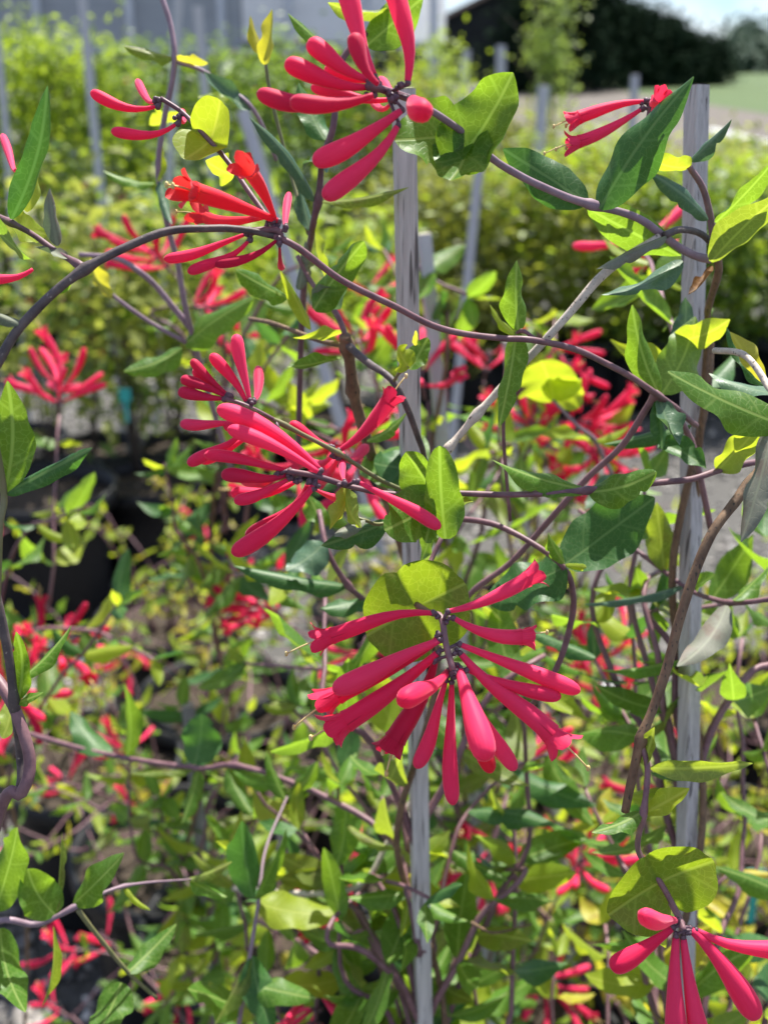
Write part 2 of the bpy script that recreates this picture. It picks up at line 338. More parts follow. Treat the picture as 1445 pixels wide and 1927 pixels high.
def flower_geo(b, t, r, kind='bud', sag=.1, sagdir=None, stamens=3, seed=0, n=14, hi=True):
    rd = random.Random(seed); ax = t - b; Ln = ax.length
    sd_ = sagdir if sagdir is not None else Vector((0, 0, -1)); sd_ = sd_ - ax.normalized() * sd_.dot(ax.normalized())
    sd_ = sd_.normalized() if sd_.length > 1e-4 else ax.orthogonal().normalized()
    tube_end = 1.0 if kind == 'bud' else .85
    prof = BUD if kind == 'bud' else OPN
    if not hi: prof = prof[::2] + ([prof[-1]] if len(prof) % 2 == 0 else [])
    sx_ = ax.normalized().cross(sd_); w1, w2 = rd.uniform(-.035, .035), rd.uniform(-.02, .02)
    def cv(s): return b + ax * s + sd_ * Ln * (sag * 4 * s * (1 - s) * (1.2 - .4 * s) + w2 * math.sin(6.28 * s)) + sx_ * Ln * w1 * math.sin(3.14 * s)
    g = Geo(); pts = [cv(s * tube_end) for s, _ in prof]
    nrm, T = g.tube(pts, [r * k for _, k in prof], n, 0, cap=(kind == 'bud'), u=(0, 1), rib=.035)
    if kind == 'open':
        e = pts[-1]; d = T[-1]; bi = d.cross(nrm); a0 = rd.uniform(0, 6)
        for k in range(5):
            a = a0 + 2 * math.pi * k / 5; o = nrm * math.cos(a) + bi * math.sin(a); sd2 = d.cross(o); ll = Ln * rd.uniform(.15, .21); curl = rd.uniform(.5, 1.4)
            V = []; U = []
            for i in range(5):
                s = (0, .3, .62, .88, 1.0)[i]; th = curl * s; x = ll * math.sin(th) / curl; y = ll * (1 - math.cos(th)) / curl
                ww = r * (.66 + .2 * math.sin(math.pi * s)) * (1, 1.05, 1.1, 1.0, .62)[i]
                for j in (-1, -.35, .35, 1):
                    V.append(e + o * (r * .98 * (1 - .18 * j * j) + y - .12 * r * j * j * s) + d * (x - .004 * 0) + sd2 * (ww * j)); U.append((.75 + .25 * s, j))
            g.add(V, [(i * 4 + j, i * 4 + j + 1, i * 4 + j + 5, i * 4 + j + 4) for i in range(4) for j in range(3)], U)
        for k in range(stamens):
            o = nrm * rd.uniform(-.6, .6) + bi * rd.uniform(-.6, .6); ln = Ln * rd.uniform(.16, .3) * (1.5 if k == 0 else 1)
            q = [e - d * r, e + d * ln * .5 + o * r * .7, e + d * ln + o * r * 1.3 + Vector((0, 0, -.08 * ln))]
            g.tube(spline(q, 3), r * .1, 5, 1); g.ball(q[-1], r * .24, 1, 5, 4, (1, 1, 1.6))
    return g
FC = [0]
def flower(parent, bx, by, tx, ty, w, d, kind='bud', s=0, sag=.08, mat='petal_red', stam=3, Lt=.043):
    FC[0] += 1; l2 = math.hypot(tx - bx, ty - by) / F * d; dz = s * min(.032, math.sqrt(max(0, Lt * Lt - l2 * l2))) if s else 0
    b, t = P(bx, by, d), P(tx, ty, d + dz)
    g = flower_geo(b, t, w / 2 / F * d, kind, sag, -UP, stam, FC[0])
    o = g.obj('open_flower' if kind == 'open' else 'flower_bud', [mat, 'stamen'], parent, b); return o
def cluster(parent, axis, w, flowers, d, mat='stem_purple'):
    ps = [P(*p) for p in axis]; g = Geo(); c = spline(ps, 4); g.tube(c, w / 2 / F * d, 8, 0)
    for f in flowers:
        b, t = P(f[0], f[1], d), P(f[2], f[3], d); u = (t - b).normalized(); r = px(6.2) * d
        g.ball(b - u * r * .5, r, 1, 8, 6, (1, 1, 1.1)); q = min(c, key=lambda v: (v - b).length); g.tube([q, b - u * r], r * .55, 6, 1)
        g.ball(b + u * r * .35, r * .62, 1, 7, 5)
        rd = random.Random(f[0] * 7 + f[1]); g.ball(q + (b - q) * .6 + Vector((rd.uniform(-1, 1), rd.uniform(-1, 1), rd.uniform(-1, 1))) * r * 1.1, r * .8, 1, 7, 5)
    o = g.obj('flower_cluster', [mat, 'calyx'], parent, ps[0])
    for f in flowers:
        kw = dict(f[6]) if len(f) > 6 else {}
        flower(o, f[0], f[1], f[2], f[3], f[4], kw.pop('d', d), f[5], **kw)
    return o
def vine(x, y, d, label, name='honeysuckle_vine', group='honeysuckle vines in the foreground'):
    return empty(name, P(x, y, d), label, 'vine', group)
# ------------------------------------------------------------------ the setting
def sheet(name, x0, x1, y0, y1, z, mat, n=1):
    o = link(name, mk(name, [(x0, y0, z), (x1, y0, z), (x1, y1, z), (x0, y1, z)], [(0, 1, 2, 3)], mat, smooth=False)); return tag(o, kind='structure')
sheet('ground', -400, 400, -200, 700, 0, 'gravel_ground')
sheet('road', 1.5, 60, 13.5, 44, .004, 'dirt_road')
sheet('grass_field', 8.6, 90, 26, 120, .008, 'grass_far')
# loose gravel: one mass of small stones
g = Geo(); rs = random.Random(3)
for i in range(9000):
    Y = .9 + 4.2 * rs.random() ** 1.5; X = rs.uniform(-.42, .42) * (Y + .35); r = rs.uniform(.006, .017); c = Vector((X, Y, r * .35)); a = rs.uniform(0, 3); ca, sa = math.cos(a), math.sin(a)
    sx, sy, sz = rs.uniform(.8, 1.5), rs.uniform(.7, 1.1), rs.uniform(.5, .8)
    V = []
    for p in ((1, 0, 0), (-1, 0, 0), (0, 1, 0), (0, -1, 0), (0, 0, 1), (0, 0, -1), (.6, .6, .45), (-.6, -.55, .5), (.55, -.6, .4), (-.6, .6, .4)):
        x, y, z = (p[0] * sx * rs.uniform(.8, 1.1), p[1] * sy * rs.uniform(.8, 1.1), p[2] * sz); V.append(c + Vector((x * ca - y * sa, x * sa + y * ca, z)) * r if False else c + Vector(((x * ca - y * sa) * r, (x * sa + y * ca) * r, z * r)))
    g.add(V, [(4, 6, 9), (4, 9, 7), (4, 7, 8), (4, 8, 6), (6, 0, 2), (6, 2, 9), (9, 2, 1), (9, 1, 7), (7, 1, 3), (7, 3, 8), (8, 3, 0), (8, 0, 6), (0, 5, 2), (2, 5, 1), (1, 5, 3), (3, 5, 0)])
b = MB('stones'); pc = b.n('TexNoise', Vector=b.n('TexCoord').outputs['Object'], Scale=38.0, Detail=1.0).outputs['Fac']
c = b.ramp(pc, (.3, (.06, .058, .058)), (.48, (.16, .148, .138)), (.6, (.32, .29, .262)), (.72, (.52, .49, .46)))
b.surf(b.n('BsdfPrincipled', Base__Color=c, Roughness=.85).outputs[0]); M['stones'] = b.m
tag(g.obj('gravel', 'stones', smooth=False), 'loose grey and tan gravel stones on the ground', 'gravel', kind='stuff')

# greenhouse with a grey side curtain
GY = 13.0
root = empty('greenhouse', (at_y(300, 60, GY).x, GY, 0), 'long grey film greenhouse with steel posts across the top left', 'greenhouse')
def part(name, mats, parent, fn, smooth=False):
    g = Geo(); fn(g); o = g.obj(name, mats, parent, parent_loc(parent), smooth); return o
xl, xm, xr = at_y(-300, 60, GY).x, at_y(455, 60, GY).x, at_y(838, 60, GY).x
zb = at_y(300, 97, GY).z; zt = zb + 1.25
def wavy(x0, x1, z0, z1, y):
    def f(g):
        n = 60; V = []
        for j in range(7):
            for i in range(n + 1):
                x = x0 + (x1 - x0) * i / n; z = z0 + (z1 - z0) * j / 6; V.append(Vector((x, y + .03 * noise.noise(Vector((x * 1.3, z * 3, 0))), z)))
        g.add(V, [(j * (n + 1) + i, j * (n + 1) + i + 1, (j + 1) * (n + 1) + i + 1, (j + 1) * (n + 1) + i) for j in range(6) for i in range(n)])
    return f
part('side_curtain', 'poly_film', root, wavy(xl, xm, zb, zt, GY), True)
o = part('side_curtain', 'poly_white', root, wavy(xm + .01, xr, zb + .1, zt, GY), True); o['label'] = 'film panel with bright reflections painted white'  # bright reflections off the plastic are put into this panel's white colour
part('roll_bar', 'steel', root, lambda g: g.tube([Vector((xl, GY - .05, zb)), Vector((xm, GY - .05, zb)), Vector((xr, GY - .05, zb + .08))], .035, 10), True)
part('base_board', 'steel', root, lambda g: g.box(xl, xr, GY - .1, GY - .06, 0, .3))
for pxx in (-180, -60, 78, 250, 420, 545, 690, 815):
    xx = at_y(pxx, 60, GY).x; part('post', 'steel', root, lambda g: g.tube([Vector((xx, GY - .12, 0)), Vector((xx, GY - .12, zt))], .045, 10), True)
part('back_wall', 'dark_inside', root, lambda g: g.box(xl, xr, GY + 5.9, GY + 6, 0, zt))  # shade of the open interior is painted as this wall's near-black colour
def roof(g):
    V = []; n = 14
    for i in range(n + 1):
        a = math.pi * i / n
        for x in (xl, xr): V.append(Vector((x, GY + 3 - 3.05 * math.cos(a), zt + 1.7 * math.sin(a))))
    g.add(V, [(2 * i, 2 * i + 1, 2 * i + 3, 2 * i + 2) for i in range(n)])
part('roof', 'poly_white', root, roof, True)

# dark barn
BYY = 58.0
bl = at_y(836, 60, BYY).x; ze = at_y(836, 33, BYY).z; bw = 7.0; rise = bw / 2 * .46
root = empty('barn', (bl + bw / 2, BYY, 0), 'black barn with a low gable roof behind the greenhouse end', 'barn')
def gab(g):
    A = [Vector((bl, y, z)) for y in (BYY, BYY + 8) for z in (0, ze)]; B = [Vector((bl + bw, y, z)) for y in (BYY, BYY + 8) for z in (0, ze)]
    C = [Vector((bl + bw / 2, y, ze + rise)) for y in (BYY, BYY + 8)]
    g.add(A + B + C, [(0, 4, 5, 8, 1), (2, 3, 9, 7, 6), (0, 1, 3, 2), (4, 6, 7, 5)])
part('wall', 'barn_wall', root, gab)
for s in (-1, 1):
    def rf(g):
        e = Vector((bl + bw / 2 + s * (bw / 2 + .35), 0, ze - .16)); r = Vector((bl + bw / 2, 0, ze + rise)); V = []
        for y in (BYY - .4, BYY + 8.4):
            for q in (e, r):
                for k in (.03, .17): V.append(Vector((q.x, y, q.z + k)))
        g.add(V, [(0, 2, 3, 1), (4, 5, 7, 6), (0, 1, 5, 4), (2, 6, 7, 3), (1, 3, 7, 5), (0, 4, 6, 2)])
    rr = part('roof', 'barn_roof', root, rf)
    def tr(g):
        e = Vector((bl + bw / 2 + s * (bw / 2 + .37), 0, ze - .2)); r = Vector((bl + bw / 2, 0, ze + rise - .04)); V = []
        for y in (BYY - .44, BYY - .405):
            for q in (e, r):
                for k in (0, .18): V.append(Vector((q.x, y, q.z + k)))
        g.add(V, [(0, 2, 3, 1), (4, 5, 7, 6), (0, 1, 5, 4), (2, 6, 7, 3), (1, 3, 7, 5), (0, 4, 6, 2)])
    part('rake_board', 'barn_trim', rr, tr)

# trees
def crown(name, parent, base, h0, h1, rfun, n, size, mat, rs, vert=.5, branches=None):
    """leaf-sized faces through the crown's volume, thicker in clumps"""
    g = Geo(); cl = []
    for i in range(max(6, n // 70)):
        t = rs.random(); a = rs.uniform(0, 6.283); r = rfun(t) * rs.uniform(.45, 1.0); cl.append(Vector((r * math.cos(a), r * math.sin(a), h0 + (h1 - h0) * t)))
    for i in range(n):
        c = rs.choice(cl); t = min(1, max(0, (c.z - h0) / (h1 - h0))); sp = rfun(t) * .33 + size
        p = base + c + Vector((rs.gauss(0, sp), rs.gauss(0, sp), rs.gauss(0, sp * vert * 1.6)))
        if p.z < base.z + .02: continue
        X = Vector((rs.gauss(0, 1), rs.gauss(0, 1), rs.gauss(0, .6))).normalized(); N = Vector((rs.gauss(0, .6), rs.gauss(0, .6), 1)); Q = frame(X, N); s = size * rs.uniform(.6, 1.3)
        g.add([p, p + Q @ Vector((s * .5, s * .26, s * .08)), p + Q @ Vector((s, 0, -.05 * s)), p + Q @ Vector((s * .5, -s * .26, s * .08))], [(0, 1, 2), (0, 2, 3)])
    o = g.obj(name, mat, parent, parent_loc(parent)); o['kind'] = 'stuff'; return o
def trunk(parent, base, h, r, rs, limbs=5, mat='bark'):
    g = Geo(); lean = Vector((rs.uniform(-.05, .05) * h, rs.uniform(-.05, .05) * h, h)); pts = spline([base, base + lean * .5 + Vector((rs.uniform(-.03, .03) * h, 0, 0)), base + lean], 4)
    g.tube(pts, [r * (1 - .8 * i / (len(pts) - 1)) for i in range(len(pts))], 6)
    for k in range(limbs):
        q = pts[rs.randrange(2, len(pts) - 1)]; a = rs.uniform(0, 6.28); e = q + Vector((math.cos(a) * h * .22, math.sin(a) * h * .22, h * .22)); g.tube([q, (q + e) / 2 + Vector((0, 0, h * .03)), e], [r * .45, r * .32, r * .12], 5)
    return g.obj('trunk', mat, parent, parent_loc(parent))
rs = random.Random(5)
CON = [(985, -30, 44), (1020, -55, 42), (1062, -30, 45), (1098, -38, 43), (1130, -12, 46), (1158, 2, 48), (1186, 22, 49), (1214, 34, 50), (1240, 52, 51), (1263, 46, 52), (1288, 74, 53), (1313, 84, 54), (1338, 92, 54)]
pos = ['tallest dark conifer beside the black barn', 'second dark conifer from the black barn', 'third dark conifer from the black barn', 'fourth dark conifer from the black barn', 'fifth dark conifer from the black barn', 'sixth dark conifer from the barn in the sloping row', 'seventh dark conifer from the barn in the sloping row', 'eighth dark conifer from the barn in the sloping row', 'ninth dark conifer from the barn in the sloping row', 'tenth dark conifer from the barn with a pointed top', 'third dark conifer from the low right end of the row', 'second dark conifer from the low right end of the row', 'lowest dark conifer at the right end of the row']
for (x, ty, Y), lb in zip(CON, pos):
    t = at_y(x, ty, Y); base = Vector((t.x, Y, 0)); r0 = empty('conifer_tree', base, lb, 'conifer', 'dark conifers along the field edge')
    trunk(r0, base, t.z * .8, .16, rs, 4); rr = .8 * rs.uniform(.9, 1.25)
    crown('crown', r0, base, .2, t.z * 1.04, lambda u, rr=rr: rr * (1.05 - u) ** .6, 3200, .24, 'conifer', rs)
for x, ty, Y, wd, lb in ((1405, 52, 95, 1.6, 'hazy narrow tree standing tallest at the far right'), (1372, 95, 90, 2.4, 'hazy round tree beside the end of the conifer row'), (1440, 96, 92, 3.0, 'hazy round tree at the right picture edge')):
    t = at_y(x, ty, Y); base = Vector((t.x, Y, 0)); r0 = empty('distant_tree', base, lb, 'tree', 'hazy trees at the far right')
    trunk(r0, base, t.z * .8, .25, rs, 4); crown('crown', r0, base, .3, t.z * .92, lambda u, wd=wd: wd * (.35 + math.sin(math.pi * min(1, u * .9 + .1))) * .7, 1800, .5, 'far_tree', rs)
t = at_y(1052, -70, 9); base = Vector((t.x, 9, 0)); r0 = empty('young_tree', base, 'slender pale green young tree in front of the dark conifers', 'tree')
trunk(r0, base, t.z * .97, .015, rs, 8); crown('crown', r0, base, .75, t.z, lambda u: .10 * (1.15 - .3 * u), 1300, .045, 'young_tree', rs)

# potted shrubs behind
POTN = []
def pot_geo(r, h):
    g = Geo(); n = 24; V = []; prof = [(.78, 0), (.8, .02), (.84, h * .3), (.87, h * .55), (.9, h * .84), (.93, h * .85), (1.02, h * .86), (1.03, h), (.97, h), (.95, h * .86)]
    for q, z in prof:
        for k in range(n):
            a = 2 * math.pi * k / n; rr = r * q * (1 + (.012 if k % 3 == 0 and q < .92 else 0)); V.append(Vector((rr * math.cos(a), rr * math.sin(a), z)))
    Fs = [(i * n + k, i * n + (k + 1) % n, (i + 1) * n + (k + 1) % n, (i + 1) * n + k) for i in range(len(prof) - 1) for k in range(n)] + [tuple(range(n - 1, -1, -1))]
    g.add(V, Fs); return g
PM = mk('pot', pot_geo(.14, .25).V, pot_geo(.14, .25).F, 'black_plastic')
sg = Geo(); sg.add([Vector((.131 * math.cos(i * .2618), .131 * math.sin(i * .2618), .215 + .006 * math.sin(i * 2.3))) for i in range(24)] + [Vector((0, 0, .225))], [(i, (i + 1) % 24, 24) for i in range(24)])
SM = mk('soil', sg.V, sg.F, 'soil')
def pot(x, y, label, s=1.0):
    o = link('nursery_pot', PM, None, (x, y, 0)); o.scale = (s, s, s); o.rotation_euler = (0, 0, x * 9)
    tag(o, label, 'pot', 'black nursery pots'); link('soil', SM, o); return o
def shrub(x, ty, Y, r, mat, n, size, label, h0=.28, cat='shrub', group='potted shrubs in rows', flw=None, topY=None):
    t = at_y(x, ty, Y); base = Vector((t.x, Y, 0)); r0 = empty('potted_shrub', base + Vector((0, 0, .22)), label, cat, group)
    st = Geo()
    for k in range(7):
        a = rs.uniform(0, 6.28); q = rs.uniform(.3, .9) * r; st.tube(spline([base + Vector((0, 0, .2)), base + Vector((q * .4 * math.cos(a), q * .4 * math.sin(a), t.z * .5)), base + Vector((q * math.cos(a), q * math.sin(a), t.z * rs.uniform(.8, .97)))], 3), [.005, .004, .004, .003, .003, .002, .002], 5)
    st.obj('stems', 'bark', r0, parent_loc(r0))
    crown('foliage', r0, base, h0, t.z * .97, lambda u: r * (.65 + .5 * math.sin(math.pi * min(1, u + .1))), n, size, mat, rs)
    if flw: crown('blossom', r0, base, t.z * .5, t.z, lambda u: r * 1.05, flw, .03, 'shrub_red', rs)
    return base
row = 0
LX = [(-40, 72, 5.2, 'shrub_lime'), (55, 62, 5.4, 'shrub_lime'), (140, 84, 5.3, 'shrub_lime'), (225, 100, 5.6, 'shrub_green'), (310, 92, 5.8, 'shrub_green'), (400, 105, 5.6, 'shrub_green'), (480, 96, 6.0, 'shrub_green'), (570, 78, 6.3, 'shrub_green'), (660, 118, 6.0, 'shrub_green'), (730, 135, 6.2, 'shrub_olive'), (805, 72, 6.6, 'shrub_lime')]
nm = ['first', 'second', 'third', 'fourth', 'fifth', 'sixth', 'seventh', 'eighth', 'ninth', 'tenth', 'eleventh', 'twelfth', 'thirteenth']
for i, (x, ty, Y, mt) in enumerate(LX):
    lb = ('lime' if 'lime' in mt else 'green') + ' leafy shrub, ' + nm[i] + ' from the left in the tall row below the greenhouse'
    b_ = shrub(x, ty, Y, .24, mt, 2300, .045, lb, flw=40 if i in (3, 4, 7) else None); pot(b_.x, Y, 'black pot under the ' + nm[i] + ' shrub of the tall left row', 1.2)
RX = [(800, 330, 4.35, 'shrub_olive'), (900, 345, 4.3, 'shrub_olive'), (1000, 310, 4.4, 'shrub_lime'), (1100, 335, 4.3, 'shrub_olive'), (1200, 300, 4.4, 'shrub_lime'), (1300, 330, 4.3, 'shrub_green'), (1400, 300, 4.4, 'shrub_lime'), (1500, 330, 4.3, 'shrub_green')]
for i, (x, ty, Y, mt) in enumerate(RX):
    b_ = shrub(x, ty, Y, .2, mt, 2600, .04, 'bushy ' + mt[6:] + ' shrub, ' + nm[i] + ' from the left in the low row right of the centre stake'); pot(b_.x, Y - .06, 'black pot, ' + nm[i] + ' from the left in the row seen right of the centre stake', 1.15)
for i, (x, ty, Y, mt) in enumerate([(870, 235, 8.5, 'shrub_olive'), (975, 250, 8.2, 'shrub_olive'), (1090, 262, 8.0, 'shrub_lime'), (1190, 280, 8.2, 'shrub_olive'), (1390, 285, 8.5, 'shrub_yellow')]):
    b_ = shrub(x, ty, Y, .3, mt, 2000, .06, 'wispy ' + mt[6:] + ' shrub, ' + nm[i] + ' from the left in the back row near the road')
MX = [(40, 385, 2.9, 'shrub_yellow', .17), (130, 345, 3.1, 'shrub_green', .17), (215, 360, 2.9, 'shrub_yellow', .16), (300, 400, 3.1, 'shrub_green', .16), (385, 420, 3.0, 'shrub_yellow', .15), (470, 410, 3.3, 'shrub_lime', .17), (560, 430, 3.2, 'shrub_lime', .16), (650, 425, 3.4, 'shrub_lime', .16)]
for i, (x, ty, Y, mt, r) in enumerate(MX):
    b_ = shrub(x, ty, Y, r, mt, 430, .048, 'thin ' + mt[6:] + ' leaved shrub, ' + nm[i] + ' from the left in the middle left row', h0=.42, flw=14 if i in (1, 2, 5) else None); pot(b_.x, Y, 'black pot, ' + nm[i] + ' from the left in the middle left row', .95)
for i, (x, y) in enumerate(((70, 1190), (265, 1120), (20, 1010))):
    q = ground(x, y); pot(q.x, q.y + .14, ('large black pot at the left edge below the long drooping leaf', 'black pot behind the left bud sprays, right of the large one', 'black pot furthest back at the left edge')[i], (1.25, 1.05, 1.0)[i])
# white irrigation pipes
def pipe(pts, r, label):
    ps = [ground(x, y, r) for x, y in pts]; e = empty('irrigation_pipe', ps[0], label, 'pipe', 'white pipes on the gravel')
    g = Geo(); g.tube(ps, r, 12); g.obj('tube', 'pipe_plastic', e, ps[0])
    for q in (.3, .75):
        c = ps[0].lerp(ps[-1], q); u = (ps[-1] - ps[0]).normalized() * .03; g = Geo(); g.tube([c - u, c + u], r * 1.25, 12); g.obj('coupling', 'pipe_plastic', e, ps[0])
pipe([(-60, 1135), (240, 1275)], .016, 'white pipe lying on the gravel at the left below the black pots')
pipe([(1060, 1275), (1300, 1370)], .016, 'white pipe lying on the gravel left of the right stake')
pipe([(1340, 248), (1500, 285)], .07, 'pale pipe lying across the road at the far right')
# stakes
def stake(x0, y0, d, x1, y1, wd, mat, label, yaw=.3, lean=0., cat='stake', group='plant stakes', name='stake', crack=False):
    T = P(x0, y0, d); B = at_y(x1, y1, T.y + lean); u = (B - T).normalized(); G = T + u * (T.z / -u.z)
    e = empty(name, G, label, cat, group); Xa = Vector((math.cos(yaw), math.sin(yaw), 0)); Ya = u.cross(Xa).normalized(); Xa = Ya.cross(u)
    g = Geo(); n = 26; V = []; h = wd / 2; c = .12
    sec = [(1, 1 - c), (1 - c, 1), (-1 + c, 1), (-1, 1 - c), (-1, -1 + c), (-1 + c, -1), (1 - c, -1), (1, -1 + c)]
    for i in range(n + 1):
        p = G.lerp(T, i / n); k = 1 + .05 * noise.noise(p * 14); of = Vector((noise.noise(p * 5), noise.noise(p * 5 + Vector((4, 4, 4))), 0)) * wd * .12
        for a, b_ in sec: V.append(p + of + Xa * (a * h * k) + Ya * (b_ * h * k * .85))
    g.add(V, [(i * 8 + k, i * 8 + (k + 1) % 8, (i + 1) * 8 + (k + 1) % 8, (i + 1) * 8 + k) for i in range(n) for k in range(8)])
    g.obj('shaft', mat, e, G, False)
    g = Geo(); g.add([V[-8 + k] + Vector((0, 0, .0004)) for k in range(8)], [tuple(range(8))]); g.obj('cut_end', 'stake_end', e, G, False)
    if crack:
        g = Geo(); g.tube([G.lerp(T, .93) + Xa * h * .2 - Ya * h * .86, G.lerp(T, .97) + Xa * h * .3 - Ya * h * .86, T + Xa * h * .25 - Ya * h * .86], [.0001, .0004, .0006], 5); g.obj('crack', 'dark_inside', e, G, False)
    return T, G
S1 = stake(757, 166, .475, 797, 1927, .0086, 'stake_wood', 'weathered grey wooden stake standing at the centre, sharpest of all stakes', yaw=.25)
S2 = stake(1309, 160, .50, 1290, 1640, .0086, 'stake_wood', 'weathered grey stake at the right with a cracked cut top', yaw=.62, lean=-.05, crack=True)
S3 = stake(798, 440, .85, 930, 1927, .0095, 'stake_pale', 'blurred pale stake leaning right just behind the centre stake', yaw=.2)
S4 = stake(905, 285, 2.0, 862, 700, .014, 'stake_pale', 'blurred pale stake leaning left, right of the centre stake top', yaw=.2)
S5 = stake(150, -60, 3.2, 186, 320, .024, 'stake_pale', 'tall pale stake at the upper left crossing the shrub row', yaw=.3)
S6 = stake(338, -40, 3.3, 318, 340, .022, 'stake_pale', 'pale stake behind the thin lilac stem at the upper left', yaw=.3)
S7 = stake(372, 10, 3.4, 398, 300, .024, 'stake_pale', 'pale stake just right of the thin lilac stem pair', yaw=.3)
S8 = stake(455, 205, 2.2, 535, 460, .022, 'stake_pale', 'blurred pale stake leaning right behind the orange flowers', yaw=.3)
S9 = stake(-6, 40, 3.2, 20, 360, .020, 'stake_pale', 'pale stake at the upper left picture edge', yaw=.3)
S10 = stake(1024, 160, 5.5, 1012, 290, .045, 'stake_pale', 'grey tube stake beside the slender young tree', yaw=.3)
S11 = stake(878, 92, 7.5, 872, 160, .045, 'stake_pale', 'small grey post in front of the barn, left one', yaw=.3)
S12 = stake(944, 84, 7.5, 942, 150, .05, 'stake_pale', 'small grey post in front of the barn, right one', yaw=.3)
S13 = stake(352, 1328, .95, 412, 1927, .010, 'stake_dark', 'short dark stake with its cut top among the lower left leaves', yaw=.3)
S14 = stake(955, 640, 1.1, 990, 980, .0085, 'stake_pale', 'blurred pale stake behind the hanging pair of leaves right of centre', yaw=.3)
S15 = stake(1195, 140, 7.0, 1192, 200, .04, 'stake_pale', 'small grey post by the road left of the red flower pair', yaw=.3)
# ------------------------------------------------------------------ foreground vines (pixel of the photograph + distance along the view axis)
# 1. the arching vine
v = vine(-260, 1500, .36, 'brown arching vine curving in from the left edge and running across the grey centre stake')
stem(v, [(-330, 1900, .40), (-200, 1150, .38), (-60, 800, .37), (5, 665, .37), (60, 590, .37), (160, 505, .37), (300, 439, .375), (400, 429, .38), (470, 434, .385), (525, 446, .39)], (20, 12), 'stem_dark', nodes=[(158, 505, .37)], n=10)
stem(v, [(515, 443, .389), (560, 465, .39), (640, 525, .4), (740, 575, .41), (830, 618, .42), (940, 636, .43), (1000, 640, .43), (1090, 660, .44), (1180, 705, .45), (1245, 748, .46), (1310, 800, .5)], (13, 14), 'stem_purple', n=10)
stem(v, [(160, 505, .37), (140, 492, .372), (100, 468, .376), (60, 440, .38), (0, 408, .39), (-60, 380, .4)], (13, 11), 'stem_purple', nodes=[(150, 497, .371), (22, 420, .387)])
leaf(v, 22, 412, 92, 150, 62, .385, .37, -25, -.7, -.2, 'leaf_dark', tooth=.08)
leaf(v, 50, 398, 72, 288, 40, .39, .39, 140, .3, .2, 'leaf_lime')
leaf(v, 108, 462, 93, 350, 44, .375, .37, 10, -1.2, -.25, 'leaf_grey')
leaf(v, 128, 486, 62, 462, 42, .372, .37, 60, .7, .3, 'leaf_grey')
leaf(v, 20, 422, 95, 440, 60, .40, .42, 40, .2, .3, 'leaf_lime')
leaf(v, -40, 400, 70, 495, 95, .39, .37, 120, .3, .3, 'leaf_green')
leaf(v, 142, 505, 68, 570, 34, .372, .38, 60, -1.2, .2, 'leaf_green')
leaf(v, 46, 608, -70, 560, 42, .37, .36, 50, -1.4, .1, 'leaf_grey')
flower(v, 30, 318, 4, 252, 17, .42, s=1)
flower(v, 62, 506, -40, 528, 22, .4)
cluster(v, [(470, 434, .386), (520, 432, .388), (530, 450, .39)], 13, [
    (522, 415, 335, 352, 34, 'open', dict(mat='petal_orange', sag=-.02, s=-1, stam=2)),
    (500, 408, 372, 400, 24, 'open', dict(mat='petal_orange', sag=.05, s=1, stam=1)),
    (518, 412, 458, 310, 26, 'open', dict(mat='petal_orange', sag=-.05, s=-1, stam=0)),
    (538, 424, 544, 362, 17, 'bud', dict(s=1)),
    (462, 440, 308, 487, 22, 'bud', dict(sag=.04)),
    (468, 452, 353, 512, 22, 'bud', dict(sag=.06)),
    (522, 450, 402, 496, 20, 'bud', dict(sag=.1, mat='petal_dark')),
    (526, 460, 531, 502, 14, 'bud', dict(s=1, mat='petal_dark'))], .388)
stem(v, [(526, 440, .389), (470, 362, .395), (430, 305, .4), (380, 248, .405), (340, 208, .41), (303, 184, .41)], (11, 9), 'stem_purple')
disc(v, 396, 262, .404, 62, 50, -58, 35, cup=.7, mat='leaf_lime', fold=.25)
cluster(v, [(340, 208, .41), (322, 196, .41), (302, 184, .41)], 9, [
    (294, 199, 171, 171, 23, 'bud', dict(sag=.12)), (297, 186, 258, 149, 17, 'bud', dict(s=1)),
    (332, 232, 209, 245, 22, 'bud', dict(sag=.12)), (338, 216, 342, 206, 15, 'bud', dict(s=1))], .41)
leaf(v, 440, 330, 385, 300, 70, .42, .42, 130, .2, .2, 'leaf_lime')

# 2. top right vine
v = vine(1350, 900, .47, 'purple vine slanting from the right stake top to the large red cluster at the top')
stem(v, [(1296, 1300, .585), (1308, 1000, .55), (1330, 640, .5), (1332, 580, .48), (1352, 510, .46), (1343, 470, .455)], (8, 13), 'stem_brown', n=10)
stem(v, [(1335, 488, .455), (1300, 478, .45), (1250, 445, .44), (1190, 405, .43), (1110, 384, .42), (1040, 360, .41), (960, 320, .4), (915, 288, .392), (875, 250, .385), (820, 213, .375), (765, 183, .365)], (16, 11), 'stem_lilac', nodes=[(1115, 385, .42)], n=10)
stem(v, [(1345, 455, .455), (1325, 362, .45), (1297, 312, .445)], (14, 11), 'stem_purple', nodes=[(1345, 450, .455)])
stem(v, [(1345, 465, .455), (1318, 440, .45), (1280, 431, .44), (1250, 442, .435)], (12, 14), 'stem_dark')
leaf(v, 886, 250, 736, 262, 150, .386, .38, 35, .35, .35, 'leaf_green', blunt=.5)
leaf(v, 850, 318, 970, 128, 150, .384, .375, 18, .75, .3, 'leaf_green', blunt=.55)
leaf(v, 880, 252, 846, 342, 120, .386, .375, 40, .3, .3, 'leaf_green', blunt=.45)
leaf(v, 1106, 380, 941, 274, 92, .42, .41, 35, -.4, .35, 'leaf_dark', tooth=.05)
leaf(v, 1128, 392, 1312, 132, 108, .42, .40, 15, -.75, .2, 'leaf_dark', tooth=.06)
